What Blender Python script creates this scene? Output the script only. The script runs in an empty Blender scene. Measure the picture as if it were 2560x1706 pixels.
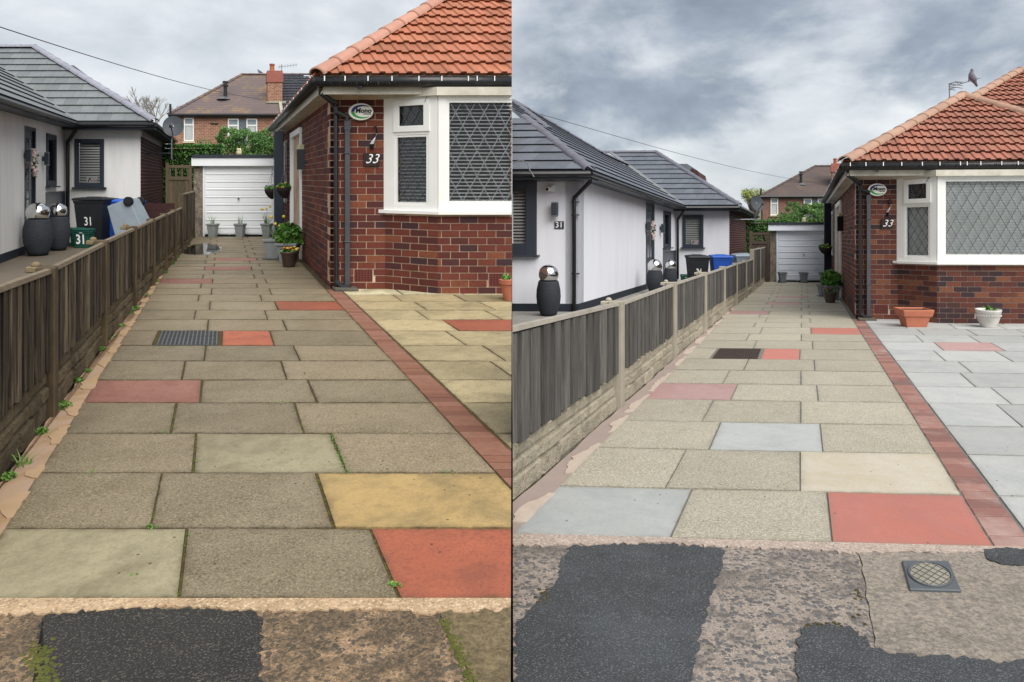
import bpy, bmesh, math, random
from mathutils import Vector, Matrix
random.seed(7)
SC = bpy.context.scene
COL = SC.collection
rad = math.radians

# ------------------------------------------------------------------ camera
cam = bpy.data.cameras.new('camera'); camo = bpy.data.objects.new('camera', cam); COL.objects.link(camo)
camo.location = (0, 0, 1.4); camo.rotation_euler = (rad(90), 0, 0)
cam.sensor_width = 36; cam.lens = 24.99; cam.shift_y = -0.1293
cam.clip_start = 0.05; cam.clip_end = 6000
SC.camera = camo

# ------------------------------------------------------------------ sky (broken overcast over a Nishita sky)
SUN_EL, SUN_AZ = 50, 147          # azimuth measured clockwise from +Y: behind the camera to the right
w = bpy.data.worlds.new('World'); SC.world = w; w.use_nodes = True
nt = w.node_tree; nt.nodes.clear()
def N(tree, t, **kw):
    n = tree.nodes.new(t)
    for k, v in kw.items(): setattr(n, k, v)
    return n
def sky_nodes():
    L = nt.links.new
    out = N(nt, 'ShaderNodeOutputWorld'); bg = N(nt, 'ShaderNodeBackground'); L(bg.outputs[0], out.inputs[0])
    sky = N(nt, 'ShaderNodeTexSky', sky_type='NISHITA', sun_disc=False)
    sky.sun_elevation = rad(SUN_EL); sky.sun_rotation = rad(SUN_AZ)
    sk = N(nt, 'ShaderNodeMixRGB', blend_type='MULTIPLY'); sk.inputs[0].default_value = 1
    L(sky.outputs[0], sk.inputs[1]); sk.inputs[2].default_value = (.1, .1, .1, 1)
    tc = N(nt, 'ShaderNodeTexCoord'); sep = N(nt, 'ShaderNodeSeparateXYZ'); L(tc.outputs['Generated'], sep.inputs[0])
    def math_(op, a, b=None):
        m = N(nt, 'ShaderNodeMath', operation=op)
        for i, x in enumerate((a, b)):
            if x is None: continue
            if isinstance(x, (int, float)): m.inputs[i].default_value = x
            else: L(x, m.inputs[i])
        return m.outputs[0]
    zz = math_('ADD', math_('MAXIMUM', sep.outputs[2], 0.0), .22)
    cx = math_('DIVIDE', sep.outputs[0], zz); cy = math_('DIVIDE', sep.outputs[1], zz)
    cmb = N(nt, 'ShaderNodeVectorMath', operation='MULTIPLY'); L(tc.outputs['Generated'], cmb.inputs[0]); cmb.inputs[1].default_value = (1.0, 1.0, 1.75)
    def noise(scale, detail, rough, off, dist=0.0):
        mp = N(nt, 'ShaderNodeMapping'); L(cmb.outputs[0], mp.inputs[0]); mp.inputs['Location'].default_value = off
        nz = N(nt, 'ShaderNodeTexNoise'); L(mp.outputs[0], nz.inputs['Vector'])
        nz.inputs['Scale'].default_value = scale; nz.inputs['Detail'].default_value = detail
        nz.inputs['Roughness'].default_value = rough; nz.inputs['Distortion'].default_value = dist
        return nz.outputs['Fac']
    big = noise(3.4, 9, .56, (3.3, 1.2, .4), .2)
    fine = noise(5.2, 9, .56, (8.1, 4.7, 2), .2)
    def ramp(src, stops):
        r = N(nt, 'ShaderNodeValToRGB'); L(src, r.inputs[0]); e = r.color_ramp.elements
        e[0].position, e[0].color = stops[0][0], (*stops[0][1], 1); e[1].position, e[1].color = stops[-1][0], (*stops[-1][1], 1)
        for p, c in stops[1:-1]: x = e.new(p); x.color = (*c, 1)
        return r.outputs[0]
    pale = ramp(fine, [(.34, (.46, .495, .53)), (.5, (.575, .605, .63)), (.64, (.69, .71, .725))])
    dark = ramp(fine, [(.30, (.165, .195, .24)), (.48, (.265, .305, .365)), (.64, (.46, .50, .545))])
    bank = ramp(big, [(.30, (.3, .3, .3)), (.46, (1, 1, 1))])
    # the heavy bank of cloud lies to the east (+X) and high up; the west is evenly pale
    east = N(nt, 'ShaderNodeMapRange', interpolation_type='SMOOTHSTEP'); L(cx, east.inputs[0]); east.inputs[1].default_value = -.12; east.inputs[2].default_value = .12; east.inputs[3].default_value = .10
    high = N(nt, 'ShaderNodeMapRange', interpolation_type='SMOOTHSTEP'); L(math_('ADD', sep.outputs[2], math_('MULTIPLY', math_('SUBTRACT', big, .5), .35)), high.inputs[0]); high.inputs[1].default_value = .10; high.inputs[2].default_value = .155; high.inputs[3].default_value = .10
    f = math_('MULTIPLY', math_('MULTIPLY', east.outputs[0], high.outputs[0]), bank)
    mx = N(nt, 'ShaderNodeMixRGB'); L(f, mx.inputs[0]); L(pale, mx.inputs[1]); L(dark, mx.inputs[2])
    fin = N(nt, 'ShaderNodeMixRGB'); fin.inputs[0].default_value = .93; L(sk.outputs[0], fin.inputs[1]); L(mx.outputs[0], fin.inputs[2])
    L(fin.outputs[0], bg.inputs[0]); bg.inputs[1].default_value = 1.0
sky_nodes()

# ------------------------------------------------------------------ sun behind cloud
sun = bpy.data.lights.new('sun', 'SUN'); suno = bpy.data.objects.new('sun', sun); COL.objects.link(suno)
sun.energy = 3.7; sun.angle = rad(60); sun.color = (1, .96, .9)
_d = Vector((math.sin(rad(SUN_AZ)) * math.cos(rad(SUN_EL)), math.cos(rad(SUN_AZ)) * math.cos(rad(SUN_EL)), math.sin(rad(SUN_EL))))
suno.rotation_euler = _d.to_track_quat('Z', 'Y').to_euler(); suno.location = _d * 50
vs = SC.view_settings
vs.view_transform = 'Standard'; vs.look = 'None'; vs.gamma = 1; vs.exposure = 0.45; vs.use_curve_mapping = False

# ------------------------------------------------------------------ the two plots
# Two neighbouring plots meet at the line x = 0.  Each is laid out obliquely to the road (the drives fan
# apart), the western one climbs gently, the eastern one falls.  (u, v, h) are metres along the frontage,
# up the drive and above the ground; W gives the place in the world.
class Plot:
    def __init__(s, side, U, V, u0, s0, kv, sign):
        s.side = side; s.U = Vector(U); s.V = Vector(V); s.u0 = u0; s.s0 = s0; s.kv = kv; s.sign = sign
        s.rz = math.atan2(U[1], U[0])
    def W(s, u, v, h=0.0):
        return (u + s.u0) * s.U + (s.s0 + s.kv * v) * s.V + Vector((0, 0, h))
PL = Plot('L', (1, 0, 0), (-.4063, 1, .0416), -.881, 2.372, 1.0, -1)
PR = Plot('R', (1, -.066, .003), (.408, 1, -.0416), -1.336, 3.2815, 1.36, 1)
EPS = .004

# ------------------------------------------------------------------ materials
MAT = {}
def lin(c):
    if isinstance(c, str):
        c = [int(c[i:i + 2], 16) / 255 for i in (0, 2, 4)]
        c = [x / 12.92 if x <= .04045 else ((x + .055) / 1.055) ** 2.4 for x in c]
    return (c[0], c[1], c[2], 1)
class NT:
    def __init__(s, name):
        m = bpy.data.materials.new(name); m.use_nodes = True; s.m = m; s.t = m.node_tree; s.t.nodes.clear(); MAT[name] = m
        s.out = s.n('ShaderNodeOutputMaterial'); s.p = s.n('ShaderNodeBsdfPrincipled'); s.l(s.p.outputs[0], s.out.inputs[0])
        s.geo = s.n('ShaderNodeNewGeometry'); s.pos = s.geo.outputs['Position']
    def n(s, t, **kw):
        n = s.t.nodes.new(t)
        for k, v in kw.items(): setattr(n, k, v)
        return n
    def l(s, a, b): s.t.links.new(a, b)
    def mapped(s, scale):
        mp = s.n('ShaderNodeMapping'); s.l(s.pos, mp.inputs[0]); mp.inputs['Scale'].default_value = scale; return mp.outputs[0]
    def noise(s, scale, detail=4, rough=.55, vec=None, dist=0):
        z = s.n('ShaderNodeTexNoise'); s.l(vec or s.pos, z.inputs['Vector'])
        z.inputs['Scale'].default_value = scale; z.inputs['Detail'].default_value = detail; z.inputs['Roughness'].default_value = rough; z.inputs['Distortion'].default_value = dist
        return z.outputs['Fac']
    def ramp(s, src, stops, const=False):
        r = s.n('ShaderNodeValToRGB'); s.l(src, r.inputs[0]); e = r.color_ramp.elements
        if const: r.color_ramp.interpolation = 'CONSTANT'
        e[0].position, e[0].color = stops[0][0], lin(stops[0][1]); e[1].position, e[1].color = stops[-1][0], lin(stops[-1][1])
        for p, c in stops[1:-1]: x = e.new(p); x.color = lin(c)
        return r.outputs[0]
    def mix(s, fac, a, b, mode='MIX'):
        m = s.n('ShaderNodeMixRGB', blend_type=mode)
        for i, x in enumerate((fac, a, b)):
            if hasattr(x, 'is_linked') or hasattr(x, 'node'): s.l(x, m.inputs[i])
            elif i == 0: m.inputs[0].default_value = x
            else: m.inputs[i].default_value = lin(x)
        return m.outputs[0]
    def math(s, op, a, b=0.0):
        m = s.n('ShaderNodeMath', operation=op)
        for i, x in enumerate((a, b)):
            if isinstance(x, (int, float)): m.inputs[i].default_value = x
            else: s.l(x, m.inputs[i])
        return m.outputs[0]
    def rnd(s):
        oi = s.n('ShaderNodeObjectInfo')
        return s.math('FRACT', s.math('ADD', oi.outputs['Random'], s.geo.outputs['Random Per Island']))
    def bump(s, src, strength, dist=.01):
        b = s.n('ShaderNodeBump'); b.inputs['Strength'].default_value = strength; b.inputs['Distance'].default_value = dist
        s.l(src, b.inputs['Height']); s.l(b.outputs[0], s.p.inputs['Normal'])
    def fin(s, col, rough=.8, spec=.3, metal=0):
        if hasattr(col, 'node'): s.l(col, s.p.inputs['Base Color'])
        else: s.p.inputs['Base Color'].default_value = lin(col)
        if hasattr(rough, 'node'): s.l(rough, s.p.inputs['Roughness'])
        else: s.p.inputs['Roughness'].default_value = rough
        s.p.inputs['Specular IOR Level'].default_value = spec; s.p.inputs['Metallic'].default_value = metal
        return s.m

def mat(name, c1, c2=None, scale=4, rough=.75, spec=.3, metal=0, bump=0, bscale=80, speck=None, sscale=220, samt=.5, rnd=0, stain=None, stscale=1.3, stamt=.6, rvar=0, stretch=None, bdist=.006):
    if name in MAT: return MAT[name]
    s = NT(name)
    vec = s.mapped(stretch) if stretch else None
    col = s.mix(s.ramp(s.noise(scale, 5, .6, vec), [(.3, (0, 0, 0)), (.7, (1, 1, 1))]), c1, c2 or c1)
    if stain:
        col = s.mix(s.math('MULTIPLY', s.ramp(s.noise(stscale, 6, .65, vec, .4), [(.45, (0, 0, 0)), (.68, (1, 1, 1))]), stamt), col, stain)
    if speck:
        for i, c in enumerate(speck if isinstance(speck, (list, tuple)) else [speck]):
            mp = s.n('ShaderNodeMapping'); s.l(s.pos, mp.inputs[0]); mp.inputs['Location'].default_value = (7.3 * i, 3.1 * i, 1.7 * i)
            col = s.mix(s.math('MULTIPLY', s.ramp(s.noise(sscale * (1 + .35 * i), 2, .6, mp.outputs[0]), [(.54, (0, 0, 0)), (.64, (1, 1, 1))]), samt), col, c)
    if rnd:
        r = s.rnd(); f = s.math('ADD', s.math('MULTIPLY', r, 2 * rnd), 1 - rnd)
        cc = s.n('ShaderNodeCombineXYZ'); [s.l(f, cc.inputs[i]) for i in range(3)]
        col = s.mix(1.0, col, cc.outputs[0], 'MULTIPLY')
    if bump: s.bump(s.noise(bscale, 5, .6, vec), bump, bdist)
    ro = rough
    if rvar: ro = s.math('ADD', s.math('MULTIPLY', s.noise(2.2, 4), rvar * 2), rough - rvar)
    return s.fin(col, ro, spec, metal)

def mat_brick(name, cols, mottle, rough=.85, stain=None, stamt=.35):
    s = NT(name); r = s.rnd(); n = len(cols)
    col = s.ramp(r, [(i / n, c) for i, c in enumerate(cols)], True)
    col = s.mix(s.math('MULTIPLY', s.ramp(s.noise(28, 5, .65), [(.4, (0, 0, 0)), (.72, (1, 1, 1))]), .55), col, mottle)
    if stain: col = s.mix(s.math('MULTIPLY', s.ramp(s.noise(1.4, 6, .7), [(.5, (0, 0, 0)), (.7, (1, 1, 1))]), stamt), col, stain)
    s.bump(s.noise(160, 4, .6), .45, .004)
    return s.fin(col, rough, .25)

def mat_glass(name, tint=(.985, .99, .99), ior=1.4, extra=.0):
    s = NT(name); tr = s.n('ShaderNodeBsdfTransparent'); gl = s.n('ShaderNodeBsdfGlossy'); gl.inputs['Roughness'].default_value = .02
    tr.inputs[0].default_value = (*tint, 1)
    fr = s.n('ShaderNodeFresnel'); fr.inputs[0].default_value = ior
    mx = s.n('ShaderNodeMixShader'); s.l(s.math('ADD', fr.outputs[0], extra), mx.inputs[0]); s.l(tr.outputs[0], mx.inputs[1]); s.l(gl.outputs[0], mx.inputs[2])
    s.l(mx.outputs[0], s.out.inputs[0]); return s.m

def mat_aggregate(name, mortar, m2, stone, st2, scale, cover, dark, moss=None, film=.47):
    """worn concrete: dark stones showing through a sandy mortar, with rags of the old tarmac film left on it"""
    s = NT(name)
    wv = s.n('ShaderNodeVectorMath', operation='ADD'); nz = s.n('ShaderNodeTexNoise'); nz.inputs['Scale'].default_value = scale * .9; nz.inputs['Detail'].default_value = 4; s.l(s.pos, nz.inputs['Vector'])
    sc = s.n('ShaderNodeVectorMath', operation='SCALE'); s.l(nz.outputs['Color'], sc.inputs[0]); sc.inputs['Scale'].default_value = 1.5 / scale
    s.l(s.pos, wv.inputs[0]); s.l(sc.outputs[0], wv.inputs[1])
    vo = s.n('ShaderNodeTexVoronoi'); vo.inputs['Scale'].default_value = scale; s.l(wv.outputs[0], vo.inputs['Vector'])
    sepc = s.n('ShaderNodeSeparateColor'); s.l(vo.outputs['Color'], sepc.inputs[0])
    size = s.math('MULTIPLY', s.math('ADD', sepc.outputs[0], .1), cover)
    isst = s.ramp(s.math('SUBTRACT', size, vo.outputs['Distance']), [(.0, (0, 0, 0)), (.09, (1, 1, 1))])
    base = s.mix(s.ramp(s.noise(30, 8, .75), [(.38, (0, 0, 0)), (.62, (1, 1, 1))]), mortar, m2)
    base = s.mix(s.math('MULTIPLY', s.ramp(s.noise(130, 4, .7), [(.50, (0, 0, 0)), (.58, (1, 1, 1))]), .55), base, dark)
    base = s.mix(s.math('MULTIPLY', s.ramp(s.noise(170, 3, .7), [(.58, (0, 0, 0)), (.66, (1, 1, 1))]), .6), base, 'd8cbb8')
    col = s.mix(s.math('MULTIPLY', isst, .9), base, s.mix(sepc.outputs[1], stone, st2))
    fm = s.ramp(s.noise(4.2, 11, .82, None, .3), [(film, (0, 0, 0)), (film + .10, (1, 1, 1))])
    fcol = s.mix(s.math('MULTIPLY', s.ramp(s.noise(95, 6, .75), [(.5, (0, 0, 0)), (.60, (1, 1, 1))]), .7), dark, m2)
    col = s.mix(s.math('MULTIPLY', fm, .85), col, fcol)
    if moss: col = s.mix(s.math('MULTIPLY', s.ramp(s.noise(5, 8, .75), [(.64, (0, 0, 0)), (.72, (1, 1, 1))]), .6), col, moss)
    s.bump(s.math('ADD', s.math('MULTIPLY', isst, .5), s.noise(90, 6, .75)), .8, .008)
    return s.fin(col, .85, .3)
def mat_crust(name, a, b, c, moss=None):
    """old rough concrete: a gritty three-tone crust"""
    s = NT(name)
    col = s.mix(s.ramp(s.noise(46, 9, .8), [(.40, (0, 0, 0)), (.58, (1, 1, 1))]), a, b)
    col = s.mix(s.math('MULTIPLY', s.ramp(s.noise(80, 6, .75), [(.52, (0, 0, 0)), (.62, (1, 1, 1))]), .7), col, c)
    col = s.mix(s.math('MULTIPLY', s.ramp(s.noise(5, 10, .8, None, .4), [(.5, (0, 0, 0)), (.62, (1, 1, 1))]), .55), col, c)
    col = s.mix(s.math('MULTIPLY', s.ramp(s.noise(3, 9, .8), [(.56, (0, 0, 0)), (.66, (1, 1, 1))]), .5), col, a)
    if moss: col = s.mix(s.math('MULTIPLY', s.ramp(s.noise(7, 8, .75), [(.6, (0, 0, 0)), (.7, (1, 1, 1))]), .6), col, moss)
    s.bump(s.noise(60, 8, .8), .9, .01)
    return s.fin(col, .9, .25)

def mat_tex_brick(name, c1, c2, mortar, axis, bw=.225, bh=.075, rough=.85, extra=None):
    s = NT(name); sp = s.n('ShaderNodeSeparateXYZ'); s.l(s.pos, sp.inputs[0]); cb = s.n('ShaderNodeCombineXYZ')
    s.l(sp.outputs[axis], cb.inputs[0]); s.l(sp.outputs[2], cb.inputs[1])
    b = s.n('ShaderNodeTexBrick'); s.l(cb.outputs[0], b.inputs['Vector']); b.inputs['Scale'].default_value = 1
    b.inputs['Brick Width'].default_value = bw; b.inputs['Row Height'].default_value = bh; b.inputs['Mortar Size'].default_value = .012
    b.inputs['Color1'].default_value = lin(c1); b.inputs['Color2'].default_value = lin(c2); b.inputs['Mortar'].default_value = lin(mortar)
    col = s.mix(s.math('MULTIPLY', s.ramp(s.noise(9, 4), [(.5, (0, 0, 0)), (.65, (1, 1, 1))]), .55), b.outputs['Color'], extra or c2)
    s.bump(b.outputs['Fac'], -.4, .01)
    return s.fin(col, rough, .2)

white_paint = mat('white_upvc', 'e6e6e2', 'dedfdc', 3, .35, .5)
old_white = mat('weathered_white_board', 'cfcbc0', 'b9b4a6', 5, .6, .3, stain='8f8a7c', stscale=3, stamt=.5)
black_plastic = mat('black_plastic', '17181b', '1f2023', 4, .35, .5)
grey_plastic = mat('grey_plastic_pipe', '45484e', '3b3e43', 6, .45, .5)
dark_frame = mat('anthracite_frame', '262d38', '2c333e', 3, .4, .5)
glass = mat_glass('window_glass')
glass_far = mat('far_window_glass', '6f7d86', '8b979e', 2, .1, .6)
lead = mat('lead_strip', '3d4347', '55595c', 30, .5, .4)
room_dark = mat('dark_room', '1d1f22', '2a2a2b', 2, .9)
blind_white = mat('blind_slat', 'e6e9e8', 'dfe3e2', 3, .5)
steel = mat('polished_steel', 'e2e2e2', 'e2e2e2', 2, .03, .5, 1)
galv = mat('galvanised_metal', '8d9297', '777b80', 20, .4, .5, .8)
slate_pot = mat('dark_granite_pot', '22252b', '30343b', 30, .75, .3, bump=.6, bscale=90, speck='4a4f57', sscale=150, samt=.5)
green_leaf = mat('leaf_green', '3f6a2a', '5d8a35', 3, .55, .35, rnd=.35)
hedge_leaf = mat('hedge_leaf', '38602a', '55813a', 1.2, .55, .35, rnd=.4)
bush_leaf = mat('bush_leaf', '466a34', '648848', 1.0, .55, .35, rnd=.4)
young_leaf = mat('young_tree_leaf', '7c8a45', '9aa35c', 1.0, .6, .3, rnd=.3)
blade_leaf = mat('blade_leaf', '5d7350', '6f8560', 4, .5, .35, rnd=.25)
bark = mat('grey_bark', '6b625a', '57504a', 6, .9)
soil = mat('soil', '2b231c', '3a3026', 20, .95, bump=.6)
yellow_pet = mat('yellow_petal', 'd9b93a', 'e2cb62', 8, .6)
orange_pet = mat('orange_petal', 'c9742c', 'd99a3c', 8, .6)
red_pet = mat('dark_red_petal', '6a2226', '45161c', 8, .6)
purple_pet = mat('purple_petal', '5b4a86', '8c80ad', 8, .6)
white_print = mat('white_print', 'ececec', 'e4e4e4', 2, .5)
black_print = mat('black_print', '15161a', '15161a', 2, .5)

# ------------------------------------------------------------------ mesh builder
class MB:
    def __init__(s): s.v = []; s.f = []
    def add(s, vs, fs):
        b = len(s.v); s.v += [Vector(x) for x in vs]; s.f += [tuple(b + i for i in f) for f in fs]; return s
    def hexa(s, c):   # c: 8 corners, 4 below (ccw) then 4 above
        return s.add(c, [(0, 3, 2, 1), (4, 5, 6, 7), (0, 1, 5, 4), (1, 2, 6, 5), (2, 3, 7, 6), (3, 0, 4, 7)])
    def box(s, x0, x1, y0, y1, z0, z1):
        return s.hexa([(x0, y0, z0), (x1, y0, z0), (x1, y1, z0), (x0, y1, z0), (x0, y0, z1), (x1, y0, z1), (x1, y1, z1), (x0, y1, z1)])
    def tube(s, path, rr, n=8, cap=True, squash=None):
        path = [Vector(p) for p in path]; m = len(path)
        if isinstance(rr, (int, float)): rr = [rr] * m
        rings = []; prev = None
        for i, p in enumerate(path):
            d = (path[min(i + 1, m - 1)] - path[max(i - 1, 0)])
            d = d.normalized() if d.length > 1e-9 else Vector((0, 0, 1))
            if prev is None:
                a = d.cross(Vector((0, 0, 1)));
                if a.length < 1e-3: a = Vector((1, 0, 0))
            else: a = prev - d * prev.dot(d)
            a.normalize(); prev = a; b = d.cross(a)
            rings.append([p + (a * math.cos(2 * math.pi * k / n) + b * math.sin(2 * math.pi * k / n)) * rr[i] for k in range(n)])
        vs = [x for r in rings for x in r]
        fs = [(i * n + k, i * n + (k + 1) % n, (i + 1) * n + (k + 1) % n, (i + 1) * n + k) for i in range(m - 1) for k in range(n)]
        if cap: fs += [tuple(reversed(range(n))), tuple((m - 1) * n + k for k in range(n))]
        return s.add(vs, fs)
    def lathe(s, prof, n=24, c=(0, 0, 0), sx=1, sy=1, cap=True):
        m = len(prof); vs = [(c[0] + r * sx * math.cos(2 * math.pi * k / n), c[1] + r * sy * math.sin(2 * math.pi * k / n), c[2] + z) for r, z in prof for k in range(n)]
        fs = [(i * n + k, i * n + (k + 1) % n, (i + 1) * n + (k + 1) % n, (i + 1) * n + k) for i in range(m - 1) for k in range(n)]
        if cap: fs += [tuple(reversed(range(n))), tuple((m - 1) * n + k for k in range(n))]
        return s.add(vs, fs)
    def rect_lathe(s, prof, c=(0, 0, 0)):   # prof: (half x, half y, z)
        vs = [(c[0] + a * hx, c[1] + b * hy, c[2] + z) for hx, hy, z in prof for a, b in ((-1, -1), (1, -1), (1, 1), (-1, 1))]
        m = len(prof); fs = [(i * 4 + k, i * 4 + (k + 1) % 4, (i + 1) * 4 + (k + 1) % 4, (i + 1) * 4 + k) for i in range(m - 1) for k in range(4)]
        return s.add(vs, fs + [(3, 2, 1, 0), tuple((m - 1) * 4 + k for k in range(4))])
    def sphere(s, c, r, n=16, m=10, sz=1):
        return s.lathe([(max(r * math.sin(math.pi * i / m), 1e-4), -r * sz * math.cos(math.pi * i / m)) for i in range(m + 1)], n, c)
    def prism(s, poly, fn0, fn1):   # poly of 2d points, two maps to 3d
        n = len(poly)
        return s.add([fn0(*p) for p in poly] + [fn1(*p) for p in poly], [tuple(reversed(range(n))), tuple(range(n, 2 * n))] + [(i, (i + 1) % n, n + (i + 1) % n, n + i) for i in range(n)])

WL = {}
def tag(o, label=None, cat=None, group=None, kind=None):
    if o is None: return o
    if label: o['label'] = label
    if cat: o['category'] = cat
    if group: o['group'] = group
    if kind: o['kind'] = kind
    return o
def link(o, parent, loc):
    COL.objects.link(o); WL[o.name] = Vector(loc)
    if parent is not None: o.parent = parent; o.location = Vector(loc) - WL[parent.name]
    else: o.location = loc
    return o
def empty(name, loc, label, cat, group=None, rz=0.0):
    o = bpy.data.objects.new(name, None); o.empty_display_size = .1; link(o, None, loc); o.rotation_euler = (0, 0, rz)
    return tag(o, label, cat, group)
def clip_bm(bm, sign):
    geom = bm.verts[:] + bm.edges[:] + bm.faces[:]
    r = bmesh.ops.bisect_plane(bm, geom=geom, plane_co=(sign * EPS, 0, 0), plane_no=(-sign, 0, 0), clear_outer=True, dist=1e-5)
    ed = [e for e in r['geom_cut'] if isinstance(e, bmesh.types.BMEdge) and e.is_boundary]
    if ed:
        try: bmesh.ops.holes_fill(bm, edges=ed, sides=0)
        except Exception: pass
def cut_bm(bm, co, no):
    geom = bm.verts[:] + bm.edges[:] + bm.faces[:]
    r = bmesh.ops.bisect_plane(bm, geom=geom, plane_co=co, plane_no=no, clear_outer=True, dist=1e-5)
    ed = [e for e in r['geom_cut'] if isinstance(e, bmesh.types.BMEdge) and e.is_boundary]
    if ed:
        try: bmesh.ops.holes_fill(bm, edges=ed, sides=0)
        except Exception: pass
def to_mesh(name, mb, m, smooth=False, origin=(0, 0, 0), bevel=0, sign=0, cuts=()):
    org = Vector(origin); me = bpy.data.meshes.new(name)
    if bevel or sign or cuts:
        me.from_pydata([tuple(x) for x in mb.v], [], mb.f)
        bm = bmesh.new(); bm.from_mesh(me)
        for co, no in cuts: cut_bm(bm, co, no)
        if sign: clip_bm(bm, sign)
        if bevel: bmesh.ops.bevel(bm, geom=bm.edges[:], offset=bevel, segments=1, affect='EDGES', clamp_overlap=True)
        for x in bm.verts: x.co -= org
        bm.to_mesh(me); bm.free()
    else: me.from_pydata([tuple(x - org) for x in mb.v], [], mb.f)
    if m: me.materials.append(m)
    if smooth: me.polygons.foreach_set('use_smooth', [True] * len(me.polygons))
    me.update(); return me
def build(name, mb, m, parent=None, P=None, smooth=False, bevel=0, kind=None, label=None, cat=None, group=None, origin=None, cuts=()):
    """world-space shape -> one object; a shape of plot P that reaches over the plot line is cut there"""
    if not mb.v: return None
    sign = 0
    if P:
        xs = [x.x * P.sign for x in mb.v]
        if max(xs) <= EPS: return None
        if min(xs) < EPS: sign = P.sign
    if origin is None:
        lo = Vector((min(x.x for x in mb.v), min(x.y for x in mb.v), min(x.z for x in mb.v))); hi = Vector((max(x.x for x in mb.v), max(x.y for x in mb.v), 0))
        origin = Vector(((lo.x + hi.x) / 2, (lo.y + hi.y) / 2, lo.z))
    me = to_mesh(name, mb, m, smooth, origin, bevel, sign, cuts)
    if not me.vertices: return None
    return tag(link(bpy.data.objects.new(name, me), parent, origin), label, cat, group, kind)
def inst(name, me, loc, parent): return link(bpy.data.objects.new(name, me), parent, loc)
def local(name, mb, m, parent, smooth=False, bevel=0):
    """a part in the local metres of a thing whose empty may be turned"""
    me = to_mesh(name, mb, m, smooth, (0, 0, 0), bevel); o = bpy.data.objects.new(name, me); COL.objects.link(o); o.parent = parent; WL[o.name] = WL[parent.name]; return o
def copy_tree(root, loc, label, rz=None):
    r = root.copy(); COL.objects.link(r); r.location = loc; WL[r.name] = Vector(loc); r['label'] = label
    if rz is not None: r.rotation_euler = (0, 0, rz)
    for ch in root.children:
        c = ch.copy(); COL.objects.link(c); c.parent = r
        for g in ch.children:
            d = g.copy(); COL.objects.link(d); d.parent = c
    return r

class Seg:
    """a straight run in plan from a to b (plot metres): x along it, n outwards (to the right of a->b turned to the road), h up"""
    def __init__(s, P, a, b, flip=False):
        s.P = P; s.a = a; dx, dy = b[0] - a[0], b[1] - a[1]; s.len = math.hypot(dx, dy); s.d = (dx / s.len, dy / s.len); s.nn = (s.d[1], -s.d[0]); s.cache = {}; s.flip = flip
        if flip: s.nn = (-s.nn[0], -s.nn[1])
    def pt(s, x, n=0.0, h=0.0): return s.P.W(s.a[0] + s.d[0] * x + s.nn[0] * n, s.a[1] + s.d[1] * x + s.nn[1] * n, h)
    def box(s, mb, x0, x1, n0, n1, h0, h1):
        p = s.pt
        if s.flip: n0, n1 = n1, n0
        return mb.hexa([p(x0, n1, h0), p(x1, n1, h0), p(x1, n0, h0), p(x0, n0, h0), p(x0, n1, h1), p(x1, n1, h1), p(x1, n0, h1), p(x0, n0, h1)])
    def bar(s, mb, p, q, w, n0, n1):   # flat bar between two (x,h) points
        dx, dh = q[0] - p[0], q[1] - p[1]; L = math.hypot(dx, dh) or 1; ox, oh = -dh / L * w / 2, dx / L * w / 2
        if s.flip: n0, n1 = n1, n0
        c = [(p[0] - ox, p[1] - oh), (q[0] - ox, q[1] - oh), (q[0] + ox, q[1] + oh), (p[0] + ox, p[1] + oh)]
        return mb.hexa([s.pt(x, n1, h) for x, h in c] + [s.pt(x, n0, h) for x, h in c])
def sbox(seg, *a): return seg.box(MB(), *a)
def text_mb(txt, size, fn, shear=0.0, thick=.0, bold=0.0, align='CENTER'):
    """lettering as mesh; fn maps (x, y, depth) to the world"""
    cu = bpy.data.curves.new('t', 'FONT'); cu.body = txt; cu.size = size; cu.shear = shear; cu.align_x = align; cu.align_y = 'CENTER'; cu.offset = bold; cu.extrude = thick; cu.resolution_u = 4
    o = bpy.data.objects.new('t', cu); COL.objects.link(o); dg = bpy.context.evaluated_depsgraph_get(); me = bpy.data.meshes.new_from_object(o.evaluated_get(dg))
    mb = MB(); mb.add([fn(x.co.x, x.co.y, x.co.z) for x in me.vertices], [tuple(p.vertices) for p in me.polygons])
    bpy.data.objects.remove(o); bpy.data.curves.remove(cu); bpy.data.meshes.remove(me); return mb

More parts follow.
